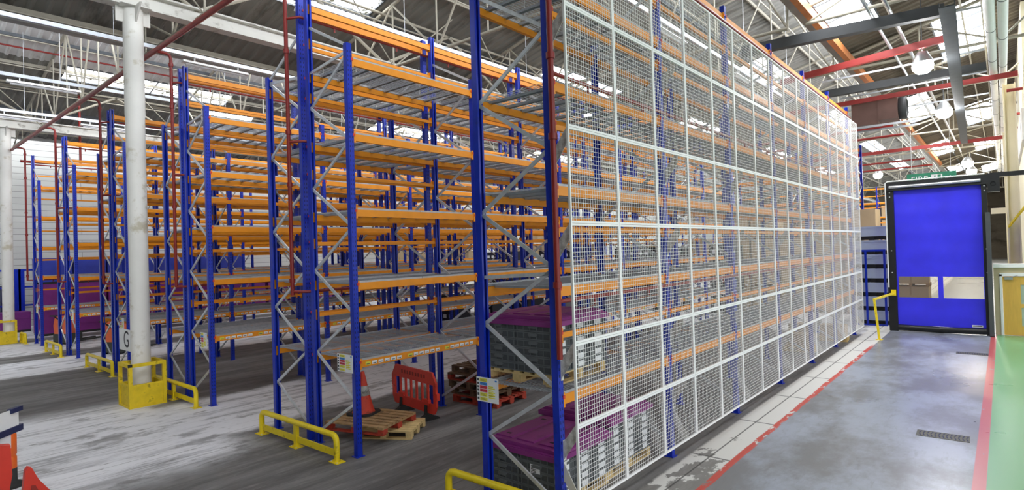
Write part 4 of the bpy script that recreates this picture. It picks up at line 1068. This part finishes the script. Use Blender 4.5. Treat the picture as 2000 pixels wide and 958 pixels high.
def truck(label, x, y, rz):
    t = thing('pallet_truck', label, 'pallet truck', (x, y, 0), rz)
    prof = [(-0.32, 0.42), (-0.36, 0.75), (-0.3, 1.02), (-0.2, 1.12), (0.2, 1.12), (0.3, 1.02), (0.36, 0.75), (0.32, 0.42)]
    obj('hood', MB().prism(prof, -0.28, 0.22), 'truckorange', t)
    obj('chassis', MB().box(-0.36, 0.36, -0.3, 0.3, 0.06, 0.42), 'truckgrey', t)
    for sx in (-1, 1):
        obj('fork', MB().box(sx * 0.2 - 0.07, sx * 0.2 + 0.07, 0.3, 1.35, 0.05, 0.11), 'truckgrey', t)
        obj('wheel', MB().lathe([(0, -0.05), (0.1, -0.05), (0.1, 0.05), (0, 0.05)], (sx * 0.3, -0.22, 0.1), 14, axis='x'), 'rubber', t)
    obj('tiller', MB().tube([(0, -0.25, 0.9), (0, -0.55, 1.15)], 0.025, 8).tube([(-0.16, -0.56, 1.16), (0.16, -0.56, 1.16)], 0.03, 8), 'rubber', t)
    obj('maker_badge', MB().box(-0.07, 0.07, -0.286, -0.28, 0.92, 1.04), 'white', t)
truck('orange and grey pallet truck parked behind the G sign', -23.75, 6.45, 0.5)
truck('orange and grey pallet truck parked behind the second rack from the far left', -28.55, 6.05, 0.5)

# ------------------------------------------------------------------ left foreground safety items
bl = thing('orange_bollard', 'orange plastic bollard with a black base at the bottom left corner', 'bollard', (-10.88, 1.60, 0))
obj('bollard_post', MB().lathe([(0.085, 0.27), (0.085, 0.42), (0.078, 0.43), (0.078, 0.46), (0.085, 0.47), (0.085, 0.74), (0.078, 0.75), (0.078, 0.77), (0.085, 0.78), (0.08, 0.85), (0, 0.86)], n=20), 'boltorange', bl)
obj('bollard_base', MB().lathe([(0, 0), (0.16, 0), (0.16, 0.05), (0.088, 0.08), (0.085, 0.27), (0, 0.27)], n=20), 'rubber', bl)
sb = thing('notice_board', 'white notice board with navy clip strips at the bottom left corner', 'board', (-10.02, 1.58, 0), math.radians(137 + 0))
obj('board_panel', MB().box(-1.1, -0.02, -0.008, 0.008, 0.98, 1.27), 'white', sb)
obj('clip_strip', MB().box(-1.1, 0.03, -0.03, 0.03, 0.965, 1.045), 'navy', sb)
obj('clip_strip', MB().box(-0.17, 0.03, -0.03, 0.03, 1.225, 1.285), 'navy', sb)
obj('paper_sheet', MB().box(-1.1, -0.16, -0.006, 0.006, 0.78, 0.97), 'paper', sb)
obj('printed_mark', MB().box(-0.62, -0.50, -0.0115, 0.0115, 1.16, 1.19).box(-0.64, -0.50, -0.0115, 0.0115, 1.09, 1.125), 'ink', sb)
obj('board_leg', MB().box(-0.95, -0.89, -0.02, 0.02, 0, 0.97).box(-1.05, -0.79, -0.2, 0.2, 0, 0.02), 'navy', sb)
ba = thing('red_barrier', 'upright red plastic barrier at the left edge under the notice board', 'barrier', (-9.35, 1.22, 0), 0)
obj('barrier_body', MB().prism([(-0.16, 0), (0.10, 0), (0.13, 0.35), (0.17, 0.6), (0.16, 0.96), (0.06, 0.98), (-0.16, 0.9)], -0.06, 0.06, 0, 'x'), 'barrier', ba)
obj('navy_panel', MB().box(0.06, 0.066, -0.17, 0.05, 0.2, 0.84).box(0.066, 0.068, -0.17, 0.05, 0.44, 0.45, 1).box(0.066, 0.068, -0.17, 0.05, 0.32, 0.33, 1), ['navy', 'paper'], ba)
bb_ = thing('red_barrier', 'red plastic barrier end rising from the bottom edge at left', 'barrier', (-9.2, 1.52, 0), 0)
obj('barrier_body', MB().prism([(-0.09, 0), (-0.05, 0.45), (-0.03, 0.64), (0.0, 0.68), (0.035, 0.66), (0.10, 0.5), (0.42, 0.0)], -0.05, 0.05, 0, 'x'), 'barrier', bb_)
obj('barrier_rib', MB().prism([(0.03, 0.1), (0.02, 0.45), (0.06, 0.45), (0.20, 0.1)], 0.05, 0.062, 0, 'x'), 'barriertext', bb_)

# ------------------------------------------------------------------ floor fittings
for i, (x, y, lb) in enumerate(((-0.83, 11.36, 'worn iron drain grate set in the grey aisle floor, nearer one'), (-0.74, 19.83, 'dark iron drain grate in the aisle floor close to the door'))):
    t = thing('drain_grate', lb, 'grate', (x, y, 0), 0.02)
    fr = MB().box(-0.34, 0.34, -0.17, 0.17, 0.0, 0.006)
    obj('grate_plate', fr, 'iron', t)
    sl = MB()
    for q in range(13):
        for r_ in (-1, 1): sl.bar((-0.30 + q * 0.05, r_ * 0.02, 0.0065), (-0.28 + q * 0.05, r_ * 0.13, 0.0065), 0.016, 0.002)
    obj('slot', sl, 'hole', t)

# ------------------------------------------------------------------ light
wd = bpy.data.worlds.new('world'); SC.world = wd; wd.use_nodes = True
wd.node_tree.nodes['Background'].inputs[0].default_value = (0.92, 0.96, 1.0, 1); wd.node_tree.nodes['Background'].inputs[1].default_value = 1.15
SC.view_settings.view_transform = 'Standard'; SC.view_settings.look = 'None'; SC.view_settings.gamma = 1.0
SC.view_settings.exposure = 0.6; SC.view_settings.use_curve_mapping = False
SC.cycles.max_bounces = 8; SC.cycles.diffuse_bounces = 4; SC.cycles.transparent_max_bounces = 12
SC.cycles.use_denoising = True; SC.cycles.sample_clamp_indirect = 8.0
